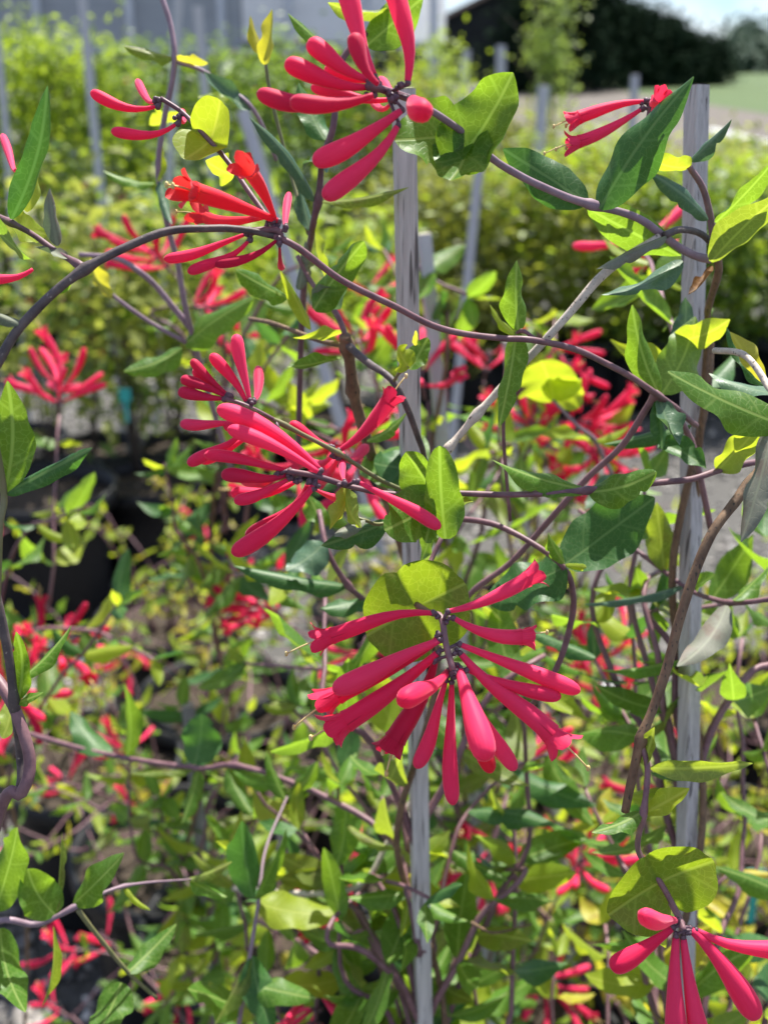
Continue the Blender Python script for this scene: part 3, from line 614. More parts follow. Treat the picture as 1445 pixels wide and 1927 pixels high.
leaf(v, 1108, 392, 1288, 482, 80, .43, .45, 145, .3, .3, 'leaf_green')
leaf(v, 1298, 302, 1379, 220, 44, .445, .43, 40, -1.1, .3, 'leaf_blue')
leaf(v, 1300, 312, 1216, 292, 62, .445, .43, 140, .5, .4, 'leaf_lime')
leaf(v, 1333, 412, 1212, 318, 50, .45, .43, 40, -.9, -.4, 'leaf_blue')
leaf(v, 1346, 418, 1465, 290, 62, .45, .43, 130, -.6, .2, 'leaf_green')
leaf(v, 1338, 492, 1490, 345, 80, .45, .42, 145, .4, .2, 'leaf_olive')
leaf(v, 1254, 443, 1116, 508, 48, .435, .42, 45, -1.5, .15, 'leaf_grey')
leaf(v, 1284, 490, 1126, 556, 62, .45, .44, 45, -.5, .2, 'leaf_blue', tooth=.06)
leaf(v, 1340, 500, 1292, 556, 30, .46, .45, 40, 1.3, .5, 'leaf_dry', wave=.4)
cluster(v, [(768, 184, .365), (735, 172, .36), (692, 160, .352)], 15, [
    (690, 182, 484, 172, 36, 'bud', dict(sag=.1, mat='petal_dark')),
    (702, 178, 545, 190, 36, 'bud', dict(sag=.08, mat='petal_dark', d=.345)),
    (690, 163, 536, 116, 38, 'bud', dict(sag=.06)),
    (706, 150, 610, 128, 30, 'bud', dict(sag=.03, d=.37)),
    (690, 148, 580, 76, 38, 'bud', dict(sag=.05)),
    (712, 158, 666, 62, 33, 'bud', dict(sag=.1, mat='petal_dark', d=.34)),
    (704, 140, 645, -45, 40, 'bud', dict(sag=.02)),
    (767, 152, 738, -40, 38, 'open', dict(sag=-.05)),
    (735, 186, 585, 163, 26, 'bud', dict(sag=.05, d=.37)),
    (742, 183, 700, 191, 16, 'bud', dict(s=1)),
    (752, 158, 715, 146, 18, 'bud', dict(s=1)),
    (754, 208, 588, 304, 42, 'bud', dict(sag=.05)),
    (747, 238, 608, 372, 40, 'bud', dict(sag=.06)),
    (776, 188, 799, 208, 42, 'bud', dict(s=-1, sag=.0))], .356)
c4 = cluster(v, [(1150, 392, .435), (1200, 290, .44), (1222, 205, .44), (1216, 190, .44)], 8, [
    (1212, 190, 1068, 228, 24, 'open', dict(sag=-.04, stam=2)), (1206, 205, 1066, 272, 23, 'open', dict(sag=.05, stam=3)),
    (1226, 188, 1246, 172, 18, 'open', dict(s=-1, stam=0, Lt=.03)), (1228, 200, 1240, 196, 14, 'bud', dict(s=-1, Lt=.02))], .44)

# 3. dead straight stem
v = vine(838, 845, .45, 'straight pale dead stem slanting up to the right across the open centre', 'dead_vine_stem')
stem(v, [(838, 850, .45), (870, 812, .45), (900, 777, .448), (985, 682, .445), (1060, 602, .44), (1140, 512, .437), (1240, 446, .437)], (13, 17), 'stem_dead', nodes=[(897, 780, .448), (843, 843, .45)], n=10)

# 4. horizontal vine with the middle cluster
v = vine(1430, 870, .45, 'thin purple vine running level below the centre to a fan of red buds')
stem(v, [(1520, 860, .47), (1430, 868, .46), (1350, 887, .45), (1300, 902, .445), (1240, 908, .44), (1105, 924, .43), (960, 931, .425), (850, 928, .42), (800, 931, .418), (720, 928, .415), (650, 914, .412)], (13, 9), 'stem_purple', nodes=[(1105, 923, .43), (815, 930, .419)], n=10)
leaf(v, 1104, 922, 920, 862, 66, .43, .42, 40, -.75, .3, 'leaf_green')
leaf(v, 1108, 926, 1240, 886, 72, .43, .42, 35, -.7, .2, 'leaf_green', blunt=.5)
leaf(v, 1350, 886, 1440, 792, 76, .45, .44, 145, -.3, .2, 'leaf_lime')
leaf(v, 838, 1014, 826, 832, 84, .412, .40, -18, -.7, .3, 'leaf_green', blunt=.5, twist=.1)
leaf(v, 822, 938, 762, 846, 100, .421, .415, -25, .5, .3, 'leaf_green', blunt=.55, twist=-.2)
leaf(v, 826, 936, 720, 1000, 104, .42, .40, -15, -.3, .3, 'leaf_green', blunt=.5, twist=.1)
leaf(v, 815, 950, 800, 1024, 60, .42, .41, -20, .4, .2, 'leaf_green', blunt=.5)
leaf(v, 830, 936, 893, 944, 42, .421, .42, 50, .3, .2, 'leaf_lime')
leaf(v, 655, 918, 618, 1000, 62, .415, .41, 130, .8, .4, 'leaf_lime')
leaf(v, 650, 920, 682, 996, 46, .414, .40, 120, .7, .4, 'leaf_lime')
leaf(v, 686, 978, 627, 1010, 34, .41, .40, 40, -1.0, .3, 'leaf_grey')
stem(v, [(655, 918, .414), (668, 968, .412), (690, 980, .412), (720, 985, .42), (790, 960, .423)], 7, 'stem_green')
leaf(v, 728, 982, 600, 1028, 64, .43, .43, 40, -1.0, .2, 'leaf_dark')
cluster(v, [(652, 914, .412), (595, 896, .408), (540, 886, .404)], 12, [
    (601, 884, 408, 768, 36, 'bud', dict(sag=-.07)), (598, 888, 428, 806, 30, 'bud', dict(sag=-.04, d=.402)),
    (548, 888, 384, 856, 24, 'bud', dict(sag=-.03)), (540, 893, 416, 893, 28, 'bud', dict(sag=.05, mat='petal_dark')),
    (546, 900, 440, 942, 24, 'bud', dict(sag=.06)), (556, 906, 434, 926, 26, 'bud', dict(sag=.1, d=.413)),
    (590, 914, 436, 1042, 36, 'bud', dict(sag=.06)), (580, 908, 462, 1012, 30, 'bud', dict(sag=.1, d=.415, mat='petal_dark')),
    (592, 920, 652, 932, 18, 'bud', dict(s=1, sag=.05)), (648, 906, 644, 848, 16, 'bud', dict(s=1)),
    (676, 908, 829, 994, 27, 'bud', dict(sag=-.02)), (520, 892, 452, 900, 20, 'bud', dict(s=1, mat='petal_dark'))], .408)

# 5. upper bud spray left of centre
v = vine(800, 940, .44, 'slender stem with a spray of dark pink buds pointing up left, behind the bud fan')
stem(v, [(860, 985, .46), (800, 940, .45), (720, 905, .44), (635, 852, .432), (535, 800, .425), (470, 768, .42), (428, 752, .42)], (9, 8), 'stem_green', nodes=[(635, 852, .432), (535, 800, .425)])
cluster(v, [(535, 800, .425), (470, 766, .42), (425, 750, .42)], 9, [
    (420, 750, 335, 735, 24, 'bud', dict(sag=.03, mat='petal_dark')), (424, 746, 340, 712, 22, 'bud', dict(mat='petal_dark', sag=-.03)),
    (428, 742, 360, 676, 19, 'bud', dict(mat='petal_dark', sag=.03)), (432, 744, 366, 692, 22, 'bud', dict(mat='petal_dark', d=.425)),
    (464, 758, 396, 666, 24, 'bud', dict(sag=-.05)), (470, 752, 445, 628, 26, 'bud', dict(sag=.02)), (478, 752, 486, 690, 22, 'bud', dict(s=1, mat='petal_dark')),
    (444, 796, 339, 796, 22, 'bud', dict(sag=.03)), (458, 812, 353, 874, 24, 'bud', dict(sag=.04)), (470, 820, 376, 868, 22, 'bud', dict(sag=.04, d=.43)),
    (520, 812, 420, 800, 24, 'bud', dict(sag=.04))], .422)
cluster(v, [(720, 905, .44), (660, 868, .435), (632, 850, .432)], 8, [
    (640, 846, 742, 738, 30, 'open', dict(mat='petal_dark', sag=.06, stam=1)), (620, 840, 545, 795, 22, 'bud', dict(sag=.03, d=.445)),
    (636, 862, 600, 900, 22, 'open', dict(s=1, d=.45)), (640, 858, 690, 840, 22, 'bud', dict(s=1, d=.46)), (625, 858, 560, 862, 22, 'open', dict(s=1, d=.455))], .433)

# 6. the main drooping cluster
v = vine(830, 950, .45, 'drooping stem below the centre with a round fused leaf and the sharpest red flower cluster')
stem(v, [(852, 960, .47), (832, 1010, .46), (805, 1070, .455), (785, 1137, .43)], (10, 9), 'stem_purple')
leaf(v, 820, 985, 790, 1062, 50, .47, .48, 60, .4, .2, 'leaf_green')
disc(v, 782, 1144, .428, 100, 92, -28, -12, cup=.3, mat='leaf_fused', notch=.17)
cluster(v, [(784, 1138, .428), (806, 1152, .42), (830, 1162, .412), (838, 1208, .408), (852, 1262, .404)], 13, [
    (846, 1150, 1018, 1074, 29, 'open', dict(sag=.05, stam=0)),
    (812, 1154, 592, 1207, 30, 'open', dict(sag=-.05, stam=1)),
    (856, 1164, 1006, 1196, 29, 'open', dict(sag=.1, stam=1, mat='petal_red')),
    (822, 1208, 602, 1326, 34, 'open', dict(sag=.01, d=.418, stam=1)),
    (826, 1206, 626, 1300, 42, 'bud', dict(sag=.0)),
    (822, 1230, 617, 1378, 40, 'open', dict(sag=.03, stam=1)),
    (818, 1246, 728, 1418, 40, 'open', dict(sag=.04, mat='petal_dark', d=.42, stam=2)),
    (842, 1264, 754, 1322, 40, 'bud', dict(s=-1, sag=.02)),
    (838, 1284, 782, 1446, 30, 'bud', dict(sag=.03)),
    (850, 1288, 853, 1516, 31, 'bud', dict(sag=.02)),
    (862, 1256, 916, 1432, 48, 'bud', dict(s=-1, sag=-.03)),
    (878, 1290, 970, 1450, 30, 'bud', dict(sag=.03, d=.41)),
    (866, 1262, 925, 1455, 34, 'bud', dict(sag=.03, d=.415, mat='petal_orange')),
    (868, 1214, 1092, 1302, 33, 'bud', dict(sag=.0)),
    (882, 1262, 1056, 1312, 29, 'bud', dict(sag=.03)),
    (868, 1232, 1062, 1410, 38, 'open', dict(sag=-.0, stam=1)),
    (822, 1196, 760, 1235, 16, 'bud', dict(s=1, d=.42))], .408)

# 7. hanging brown vine on the right with the lower right cluster
v = vine(1440, 830, .42, 'brown woody vine hanging down the right side to a broad fused leaf and pink buds')
stem(v, [(1500, 500, .45), (1450, 830, .42), (1400, 920, .415), (1340, 1005, .41), (1296, 1110, .41), (1262, 1230, .41), (1232, 1325, .41), (1205, 1392, .41), (1186, 1480, .412), (1176, 1528, .414)], (19, 15), 'stem_brown', nodes=[(1205, 1390, .41)], n=10)
stem(v, [(1205, 1395, .41), (1218, 1450, .408), (1211, 1530, .406), (1201, 1600, .408), (1240, 1658, .404), (1270, 1710, .398), (1286, 1742, .395)], (11, 11), 'stem_purple', nodes=[(1211, 1530, .406)])
leaf(v, 1210, 1440, 1232, 1366, 44, .41, .405, 30, .9, .3, 'leaf_olive')
leaf(v, 1224, 1446, 1424, 1436, 50, .409, .40, 150, -.7, .2, 'leaf_olive')
leaf(v, 1206, 1530, 1110, 1568, 48, .406, .40, 40, -.5, .25, 'leaf_green')
leaf(v, 1214, 1530, 1300, 1482, 50, .406, .40, 35, .4, .3, 'leaf_lime')
disc(v, 1240, 1662, .404, 106, 84, -28, -38, cup=.3, mat='leaf_fused', notch=.26)
leaf(v, 1240, 1655, 1255, 1790, 70, .43, .45, 60, -.4, .3, 'leaf_lime')
cluster(v, [(1262, 1700, .4), (1278, 1730, .396), (1287, 1752, .393)], 12, [
    (1272, 1733, 1208, 1720, 34, 'bud', dict(s=-1, sag=.03)), (1264, 1748, 1148, 1822, 40, 'bud', dict(sag=.04)),
    (1272, 1766, 1276, 2010, 44, 'bud', dict(sag=.02)), (1286, 1768, 1332, 2010, 40, 'bud', dict(sag=.02)),
    (1300, 1750, 1424, 1918, 46, 'bud', dict(sag=-.04)), (1312, 1752, 1520, 1798, 36, 'bud', dict(sag=.05))], .395)

# 8. vine at the right edge with big veined leaves
v = vine(1470, 900, .42, 'shoot at the right edge with large veined leaves in front of the right stake')
stem(v, [(1560, 1500, .44), (1510, 1050, .42), (1470, 790, .40), (1440, 720, .41), (1400, 668, .42), (1345, 660, .44)], (15, 12), 'stem_dead')
leaf(v, 1475, 800, 1248, 694, 98, .40, .385, 30, -.45, .25, 'leaf_green', blunt=.6)
leaf(v, 1455, 800, 1392, 1030, 82, .40, .39, 30, -.5, -.2, 'leaf_grey', blunt=.6)
leaf(v, 1440, 722, 1372, 620, 48, .42, .43, 130, .6, .3, 'leaf_yellow')
leaf(v, 1445, 725, 1365, 610, 52, .43, .44, 50, -.9, .3, 'leaf_dark')
leaf(v, 1460, 760, 1380, 855, 70, .42, .44, 130, .3, .3, 'leaf_lime')
leaf(v, 1455, 740, 1330, 700, 60, .44, .46, 60, -.6, .3, 'leaf_blue')

# 9. leafy node left of the right stake
v = vine(1338, 905, .5, 'purple stem forking left of the right stake with upright leaves and a dark fused leaf')
stem(v, [(1338, 1000, .52), (1300, 830, .49), (1240, 747, .462), (1225, 755, .465), (1170, 838, .48), (1110, 895, .49), (1050, 960, .5), (960, 1060, .52), (885, 1118, .53), (840, 1200, .57)], (12, 11), 'stem_purple', nodes=[(1238, 748, .462)])
stem(v, [(800, 968, .5), (850, 975, .49), (940, 990, .48), (1050, 1058, .47), (1078, 1120, .48), (1070, 1190, .49), (1040, 1270, .5), (990, 1340, .55)], (11, 12), 'stem_purple')
leaf(v, 1240, 742, 1188, 566, 62, .462, .45, 30, -.8, .2, 'leaf_green')
leaf(v, 1246, 740, 1310, 590, 90, .48, .49, 150, .3, .3, 'leaf_green')
leaf(v, 1250, 690, 1182, 640, 60, .49, .5, 140, .3, .3, 'leaf_lime')
leaf(v, 1268, 640, 1378, 598, 62, .49, .47, 140, .3, .35, 'leaf_lime')
leaf(v, 1278, 650, 1290, 555, 48, .5, .5, 20, .3, .2, 'leaf_blue')
leaf(v, 1242, 752, 1280, 840, 66, .462, .45, 35, .9, .3, 'leaf_blue', tooth=.08)
leaf(v, 1238, 752, 1246, 850, 40, .463, .46, 20, -.8, .2, 'leaf_dark')
leaf(v, 1240, 835, 1332, 884, 66, .47, .46, 30, .8, -.4, 'leaf_dark')
leaf(v, 1300, 800, 1130, 836, 44, .49, .5, 45, -1., .2, 'leaf_dark')
leaf(v, 1062, 1062, 1238, 930, 130, .47, .46, 25, .25, .4, 'leaf_dark', blunt=.6)
leaf(v, 1064, 1066, 905, 1130, 120, .47, .48, 35, -.2, .3, 'leaf_dark', blunt=.55)
leaf(v, 1062, 1060, 1030, 1000, 34, .468, .46, 30, -.9, .2, 'leaf_green')
leaf(v, 1064, 1062, 1105, 1068, 22, .465, .45, 30, -1.2, .2, 'leaf_lime')
leaf(v, 975, 622, 972, 484, 60, .436, .43, 20, -.7, -.3, 'leaf_green')
leaf(v, 972, 622, 936, 812, 62, .436, .43, 25, -.6, .2, 'leaf_green')
leaf(v, 968, 630, 920, 570, 22, .436, .43, 30, -.8, .2, 'leaf_lime')
stem(v, [(1010, 640, .432), (975, 625, .436), (950, 700, .45), (948, 830, .47), (960, 980, .485)], 8, 'stem_purple')

# 10. far left leaves
v = vine(-20, 1000, .37, 'green stem on the left edge with a tall toothed leaf and a long drooping leaf')
stem(v, [(-40, 1700, .42), (-10, 1200, .38), (0, 1000, .37), (8, 930, .37), (-10, 820, .36)], 12, 'stem_green')
leaf(v, 8, 930, 14, 708, 84, .37, .36, 20, -.4, .2, 'leaf_green', tooth=.08)
leaf(v, 10, 928, 180, 838, 54, .37, .36, 40, -1.0, .2, 'leaf_dark')

# 11. lower left twisted stems
v = vine(-10, 1560, .42, 'pair of thick dark purple stems twisting along the lower left edge')
stem(v, [(-120, 2100, .48), (-10, 1560, .42), (40, 1492, .41), (56, 1440, .41), (42, 1370, .41), (0, 1285, .415), (-80, 1200, .43)], (20, 20), 'stem_purple', n=10)
stem(v, [(-90, 2100, .49), (-20, 1570, .425), (34, 1490, .42), (38, 1420, .42), (28, 1330, .41), (18, 1240, .405), (-12, 1100, .4)], (13, 15), 'stem_dark', nodes=[(28, 1322, .41)], n=10)
leaf(v, 34, 1318, 30, 1184, 50, .41, .405, 30, .5, .3, 'leaf_green')
leaf(v, 38, 1280, 138, 1172, 40, .41, .42, 50, -1.1, .2, 'leaf_green')
leaf(v, 32, 1322, 84, 1302, 26, .41, .40, 40, -.4, .2, 'leaf_green')
leaf(v, 5, 1390, 25, 1300, 40, .43, .44, 140, .3, .2, 'leaf_lime')

# 12. bottom left branch
v = vine(-20, 1745, .52, 'pink stemmed branch with rounded pale green leaves in the bottom left corner')
stem(v, [(-90, 1900, .6), (-20, 1745, .52), (70, 1740, .52), (150, 1703, .52), (235, 1668, .53), (360, 1655, .56)], (15, 3), 'stem_lilac', nodes=[(135, 1710, .52), (235, 1668, .53)])
stem(v, [(145, 1712, .52), (190, 1770, .53), (240, 1830, .54), (295, 1880, .55)], (10, 7), 'stem_green')
leaf(v, -10, 1715, 34, 1552, 82, .52, .5, 25, -.2, .2, 'leaf_green', blunt=.6)
leaf(v, 104, 1722, 50, 1632, 82, .52, .51, 20, .2, .2, 'leaf_green', blunt=.5)
leaf(v, 138, 1702, 236, 1602, 70, .52, .5, 30, -.2, .25, 'leaf_green')
leaf(v, 0, 1748, 50, 1912, 84, .52, .5, 25, -.3, .25, 'leaf_green', blunt=.6)
leaf(v, 106, 1716, 116, 1560, 26, .52, .53, 60, -1.2, .2, 'leaf_olive')
leaf(v, 100, 1745, 78, 1900, 34, .53, .54, 60, -1.2, .2, 'leaf_olive')
leaf(v, 228, 1850, 175, 1960, 76, .54, .52, 25, -.3, .3, 'leaf_green', blunt=.5)
leaf(v, 240, 1832, 335, 1735, 50, .54, .56, 35, -.5, .4, 'leaf_green')
leaf(v, 352, 1656, 440, 1620, 30, .56, .56, 50, -1., .2, 'leaf_olive')
leaf(v, 356, 1656, 430, 1690, 34, .56, .56, 50, -.8, .2, 'leaf_green')
leaf(v, 235, 1668, 285, 1715, 20, .53, .53, 50, -1.2, .2, 'leaf_lime')

# 13. knotted brown stem in the centre
v = vine(720, 1150, .55, 'knotted brown stem left of the centre stake with lime young leaves')
stem(v, [(800, 1500, .66), (785, 1150, .60), (730, 950, .57), (690, 830, .52), (665, 735, .5), (656, 655, .485), (650, 630, .48)], (17, 16), 'stem_brown', nodes=[(655, 650, .485), (668, 728, .5)], n=10)
stem(v, [(652, 645, .483), (690, 680, .47), (745, 725, .455), (790, 830, .47), (800, 870, .5)], (15, 10), 'stem_dark')
stem(v, [(655, 640, .482), (632, 588, .485), (585, 530, .5), (560, 480, .5)], (12, 9), 'stem_purple')
stem(v, [(655, 650, .484), (600, 640, .5), (520, 610, .52), (470, 600, .55)], (11, 9), 'stem_brown')
stem(v, [(738, 722, .456), (752, 700, .45), (768, 688, .447)], 7, 'stem_green')
leaf(v, 770, 692, 748, 652, 56, .447, .44, 30, .2, .4, 'leaf_lime', blunt=.45)
leaf(v, 770, 695, 806, 632, 42, .449, .45, 30, .2, .3, 'leaf_green', blunt=.5)
leaf(v, 780, 650, 782, 620, 14, .446, .44, 40, .6, .3, 'leaf_yellow')
leaf(v, 590, 582, 688, 448, 78, .47, .455, 25, -1.1, .35, 'leaf_green', blunt=.55)
leaf(v, 592, 575, 655, 535, 70, .475, .47, 140, .2, .3, 'leaf_blue')
leaf(v, 645, 625, 548, 635, 42, .49, .48, 120, .7, .3, 'leaf_lime')
leaf(v, 640, 672, 537, 690, 40, .49, .48, 60, .8, .3, 'leaf_green')
leaf(v, 562, 545, 575, 448, 42, .5, .5, 20, -1.2, .2, 'leaf_grey')
leaf(v, 612, 520, 592, 422, 50, .5, .5, 120, .7, .2, 'leaf_lime')
leaf(v, 585, 620, 526, 505, 34, .5, .49, 40, -1.1, .2, 'leaf_lime')
leaf(v, 540, 560, 440, 505, 60, .5, .48, 50, -.8, .2, 'leaf_green')
leaf(v, 700, 905, 800, 815, 120, .52, .54, 30, -.3, .3, 'leaf_green', blunt=.5)
leaf(v, 790, 880, 700, 870, 100, .53, .52, 40, -.4, .3, 'leaf_dark', blunt=.5)
leaf(v, 690, 830, 770, 770, 30, .5, .49, 50, -.6, .3, 'leaf_green')

# 14. upright shoot behind the top cluster
v = vine(590, 440, .5, 'upright purple shoot behind the top cluster with long rolled leaves')
stem(v, [(560, 900, .62), (570, 560, .55), (588, 430, .5), (600, 370, .49), (606, 300, .485), (628, 235, .48), (640, 120, .48), (690, 60, .48)], (11, 9), 'stem_purple', nodes=[(598, 378, .49)])
leaf(v, 592, 378, 463, 214, 48, .49, .47, 40, -1.2, -.35, 'leaf_blue')
leaf(v, 604, 378, 776, 350, 36, .49, .48, 60, -1.0, .15, 'leaf_olive')
leaf(v, 585, 435, 565, 338, 38, .5, .5, 30, -.8, .2, 'leaf_blue')
leaf(v, 612, 290, 576, 300, 56, .485, .47, 60, -.8, .5, 'leaf_blue', blunt=.5)
leaf(v, 612, 262, 560, 150, 56, .485, .49, 20, -.4, .3, 'leaf_dark')
leaf(v, 640, 115, 538, 20, 56, .48, .47, 40, -1.0, .2, 'leaf_green')
leaf(v, 690, 85, 800, -10, 84, .48, .47, 25, -.25, .2, 'leaf_green')
leaf(v, 735, 20, 612, 2, 56, .48, .46, 120, -.8, .2, 'leaf_olive')
leaf(v, 500, 122, 512, 12, 50, .5, .49, 130, .8, .2, 'leaf_yellow')
leaf(v, 498, 110, 470, 25, 34, .5, .5, 50, -.9, .2, 'leaf_yellow')
stem(v, [(500, 120, .5), (510, 180, .505), (540, 300, .51), (580, 440, .505)], 7, 'stem_green')

# 15. upper left thin stem
v = vine(330, 520, .6, 'thin lilac stem rising at the upper left with narrow curled leaves')
stem(v, [(440, 900, .7), (360, 625, .62), (335, 500, .6), (310, 400, .58), (298, 310, .57), (312, 210, .56), (328, 120, .55), (322, 50, .55), (300, -20, .55)], (10, 8), 'stem_lilac')
stem(v, [(360, 620, .62), (300, 545, .61), (258, 508, .6), (215, 485, .6), (150, 478, .61)], (13, 9), 'stem_lilac')
stem(v, [(350, 645, .62), (270, 598, .61), (205, 550, .6), (185, 530, .6)], (9, 7), 'stem_lilac')
leaf(v, 326, 108, 228, 84, 40, .55, .54, 55, -1.0, .2, 'leaf_olive')
leaf(v, 330, 108, 394, 118, 30, .55, .55, 120, .4, .3, 'leaf_yellow')
leaf(v, 302, 340, 325, 425, 34, .57, .56, 30, -1.2, .2, 'leaf_blue')
leaf(v, 298, 340, 298, 250, 24, .57, .57, 30, -.8, .2, 'leaf_lime')
leaf(v, 348, 648, 482, 556, 78, .62, .6, 30, -.8, .2, 'leaf_green', blunt=.6)
leaf(v, 342, 655, 228, 700, 60, .62, .61, 45, -.8, .2, 'leaf_green')
leaf(v, 208, 562, 168, 480, 46, .6, .59, 130, .4, .3, 'leaf_yellow')
leaf(v, 475, 205, 380, 130, 50, .56, .55, 50, .8, .2, 'leaf_blue')
leaf(v, 430, 185, 370, 180, 34, .57, .57, 40, -.3, .3, 'leaf_lime')
leaf(v, 335, 210, 280, 235, 60, .58, .59, 120, .3, .3, 'leaf_lime')
leaf(v, 290, 345, 190, 318, 34, .6, .6, 50, -.7, .3, 'leaf_green')
stem(v, [(330, 115, .55), (380, 132, .555), (430, 165, .56), (478, 207, .56), (520, 300, .58)], 8, 'stem_lilac')

# 16. lower vines crossing the bottom of the picture
v = vine(50, 1380, .72, 'purple vine wandering down from the lower left to the foot of the centre stake')
stem(v, [(-120, 1330, .78), (50, 1380, .74), (200, 1420, .72), (370, 1446, .7), (440, 1440, .69), (560, 1477, .67), (680, 1536, .65), (745, 1595, .64), (768, 1680, .63), (790, 1800, .63)], (9, 10), 'stem_purple', nodes=[(440, 1440, .69), (650, 1512, .66), (768, 1680, .63)])
leaf(v, 440, 1442, 540, 1482, 50, .69, .67, 45, -.9, .2, 'leaf_green')
leaf(v, 366, 1446, 240, 1455, 34, .7, .7, 60, -.9, .2, 'leaf_olive')
leaf(v, 372, 1450, 340, 1555, 46, .7, .69, 25, -1., .2, 'leaf_green')
leaf(v, 430, 1445, 478, 1540, 46, .69, .67, 25, -.9, .2, 'leaf_green')
leaf(v, 366, 1440, 380, 1340, 80, .7, .7, 30, -.3, .3, 'leaf_dark', blunt=.5)
leaf(v, 650, 1512, 630, 1640, 66, .66, .66, 20, -.3, .3, 'leaf_green')
leaf(v, 655, 1552, 752, 1602, 36, .66, .64, 60, -1.1, .2, 'leaf_olive')
leaf(v, 765, 1682, 652, 1690, 52, .63, .62, 40, -.9, .2, 'leaf_green')
leaf(v, 772, 1680, 886, 1736, 54, .63, .62, 40, -.9, .2, 'leaf_green')
leaf(v, 768, 1684, 752, 1768, 30, .63, .63, 30, -.9, .2, 'leaf_lime')
leaf(v, 768, 1676, 782, 1635, 20, .63, .63, 30, .8, .2, 'leaf_yellow')
leaf(v, 770, 1630, 850, 1560, 44, .64, .65, 140, .3, .3, 'leaf_lime')
leaf(v, 240, 1425, 232, 1280, 46, .72, .71, 30, -1., .2, 'leaf_green')
leaf(v, 205, 1422, 130, 1335, 60, .72, .74, 40, -.5, .3, 'leaf_dark')
stem(v, [(886, 1736, .62), (910, 1750, .62), (935, 1756, .625), (1000, 1740, .64)], (7, 4), 'stem_brown')
v = vine(545, 1680, .68, 'bare grey stem curving up to the left of the centre stake near the bottom', 'dead_vine_stem')
stem(v, [(440, 1672, .74), (545, 1681, .68), (640, 1680, .67), (695, 1650, .66), (728, 1590, .66), (790, 1480, .66)], (11, 9), 'stem_dead')
v = vine(450, 1940, .62, 'lilac stem at the bottom with large rolled green leaves left of the centre stake')
stem(v, [(430, 2100, .66), (450, 1930, .62), (470, 1800, .61), (486, 1700, .62), (500, 1600, .64), (540, 1500, .67)], (10, 4), 'stem_lilac', nodes=[(480, 1690, .62)])
leaf(v, 480, 1692, 540, 1555, 44, .62, .61, 45, -1.1, .2, 'leaf_green')
leaf(v, 476, 1690, 455, 1540, 70, .62, .6, 25, -.7, .3, 'leaf_dark')
leaf(v, 484, 1700, 640, 1720, 78, .62, .63, 35, -.2, .3, 'leaf_lime', blunt=.5)
leaf(v, 470, 1802, 400, 1935, 52, .61, .6, 50, -1.1, .2, 'leaf_olive')
leaf(v, 474, 1800, 520, 1960, 66, .61, .6, 30, -.4, .3, 'leaf_dark')
leaf(v, 462, 1850, 600, 1880, 60, .61, .6, 40, -.5, .3, 'leaf_green')
leaf(v, 486, 1640, 404, 1580, 62, .63, .62, 60, .8, .4, 'leaf_lime')
leaf(v, 538, 1505, 600, 1430, 42, .67, .66, 30, -.8, .2, 'leaf_green')
leaf(v, 538, 1505, 500, 1410, 40, .67, .67, 30, -.8, .2, 'leaf_green')
leaf(v, 455, 1900, 350, 1860, 80, .62, .6, 35, -.3, .3, 'leaf_green')
v = vine(720, 1040, .56, 'purple stem behind the round fused leaf carrying long dark rolled leaves')
stem(v, [(790, 1300, .62), (700, 1150, .57), (655, 1102, .55), (618, 1040, .54), (600, 960, .55)], (11, 9), 'stem_purple', nodes=[(655, 1102, .55)])
leaf(v, 652, 1104, 430, 1064, 62, .55, .54, 45, -1.1, -.25, 'leaf_dark')
leaf(v, 690, 1128, 598, 1146, 54, .56, .55, 45, -.6, .2, 'leaf_dark')
leaf(v, 612, 1020, 535, 1075, 74, .54, .53, 35, -.5, .3, 'leaf_blue', tooth=.08)
leaf(v, 606, 985, 580, 930, 50, .55, .55, 40, -.5, .3, 'leaf_green')
leaf(v, 700, 1150, 612, 1215, 26, .57, .57, 60, .4, .2, 'leaf_lime')
leaf(v, 720, 1170, 640, 1290, 40, .58, .6, 40, -.6, .3, 'leaf_green')
v = vine(1400, 1130, .5, 'dark purple vine passing behind the right stake with a grey green hanging leaf')
stem(v, [(1500, 1120, .5), (1400, 1134, .51), (1350, 1130, .53), (1290, 1105, .55), (1210, 1045, .56), (1160, 1010, .57), (1090, 960, .6)], (11, 10), 'stem_purple', nodes=[(1368, 1136, .52)])
leaf(v, 1368, 1140, 1270, 1258, 62, .515, .49, 30, -.6, .25, 'leaf_grey')
leaf(v, 1300, 1108, 1345, 1080, 40, .55, .53, 40, .3, .3, 'leaf_green')
leaf(v, 1380, 1130, 1450, 1060, 46, .51, .52, 50, -.8, .3, 'leaf_green')
leaf(v, 1250, 1075, 1235, 940, 58, .555, .55, 25, -.4, .2, 'leaf_olive')
leaf(v, 1290, 1100, 1090, 1138, 34, .55, .57, 60, -1., .2, 'leaf_blue')
leaf(v, 1290, 1240, 1125, 1262, 40, .56, .56, 55, -1.1, .25, 'leaf_green')
leaf(v, 1120, 1238, 975, 1180, 46, .54, .54, 45, -.8, .2, 'leaf_dark')
stem(v, [(1290, 1105, .55), (1300, 1180, .56), (1290, 1240, .56), (1270, 1310, .58)], 8, 'stem_purple')
v = vine(960, 1640, .66, 'stem right of the centre stake with dusky blue green rolled leaves')
stem(v, [(815, 1760, .64), (850, 1600, .65), (880, 1530, .66), (960, 1450, .68), (1030, 1420, .7)], (9, 7), 'stem_purple')
leaf(v, 880, 1526, 1052, 1556, 56, .66, .64, 45, -.9, -.2, 'leaf_dark')
leaf(v, 960, 1452, 1130, 1520, 60, .68, .67, 40, -.6, .2, 'leaf_dark')
leaf(v, 850, 1600, 960, 1660, 46, .65, .64, 50, -1., .2, 'leaf_green')
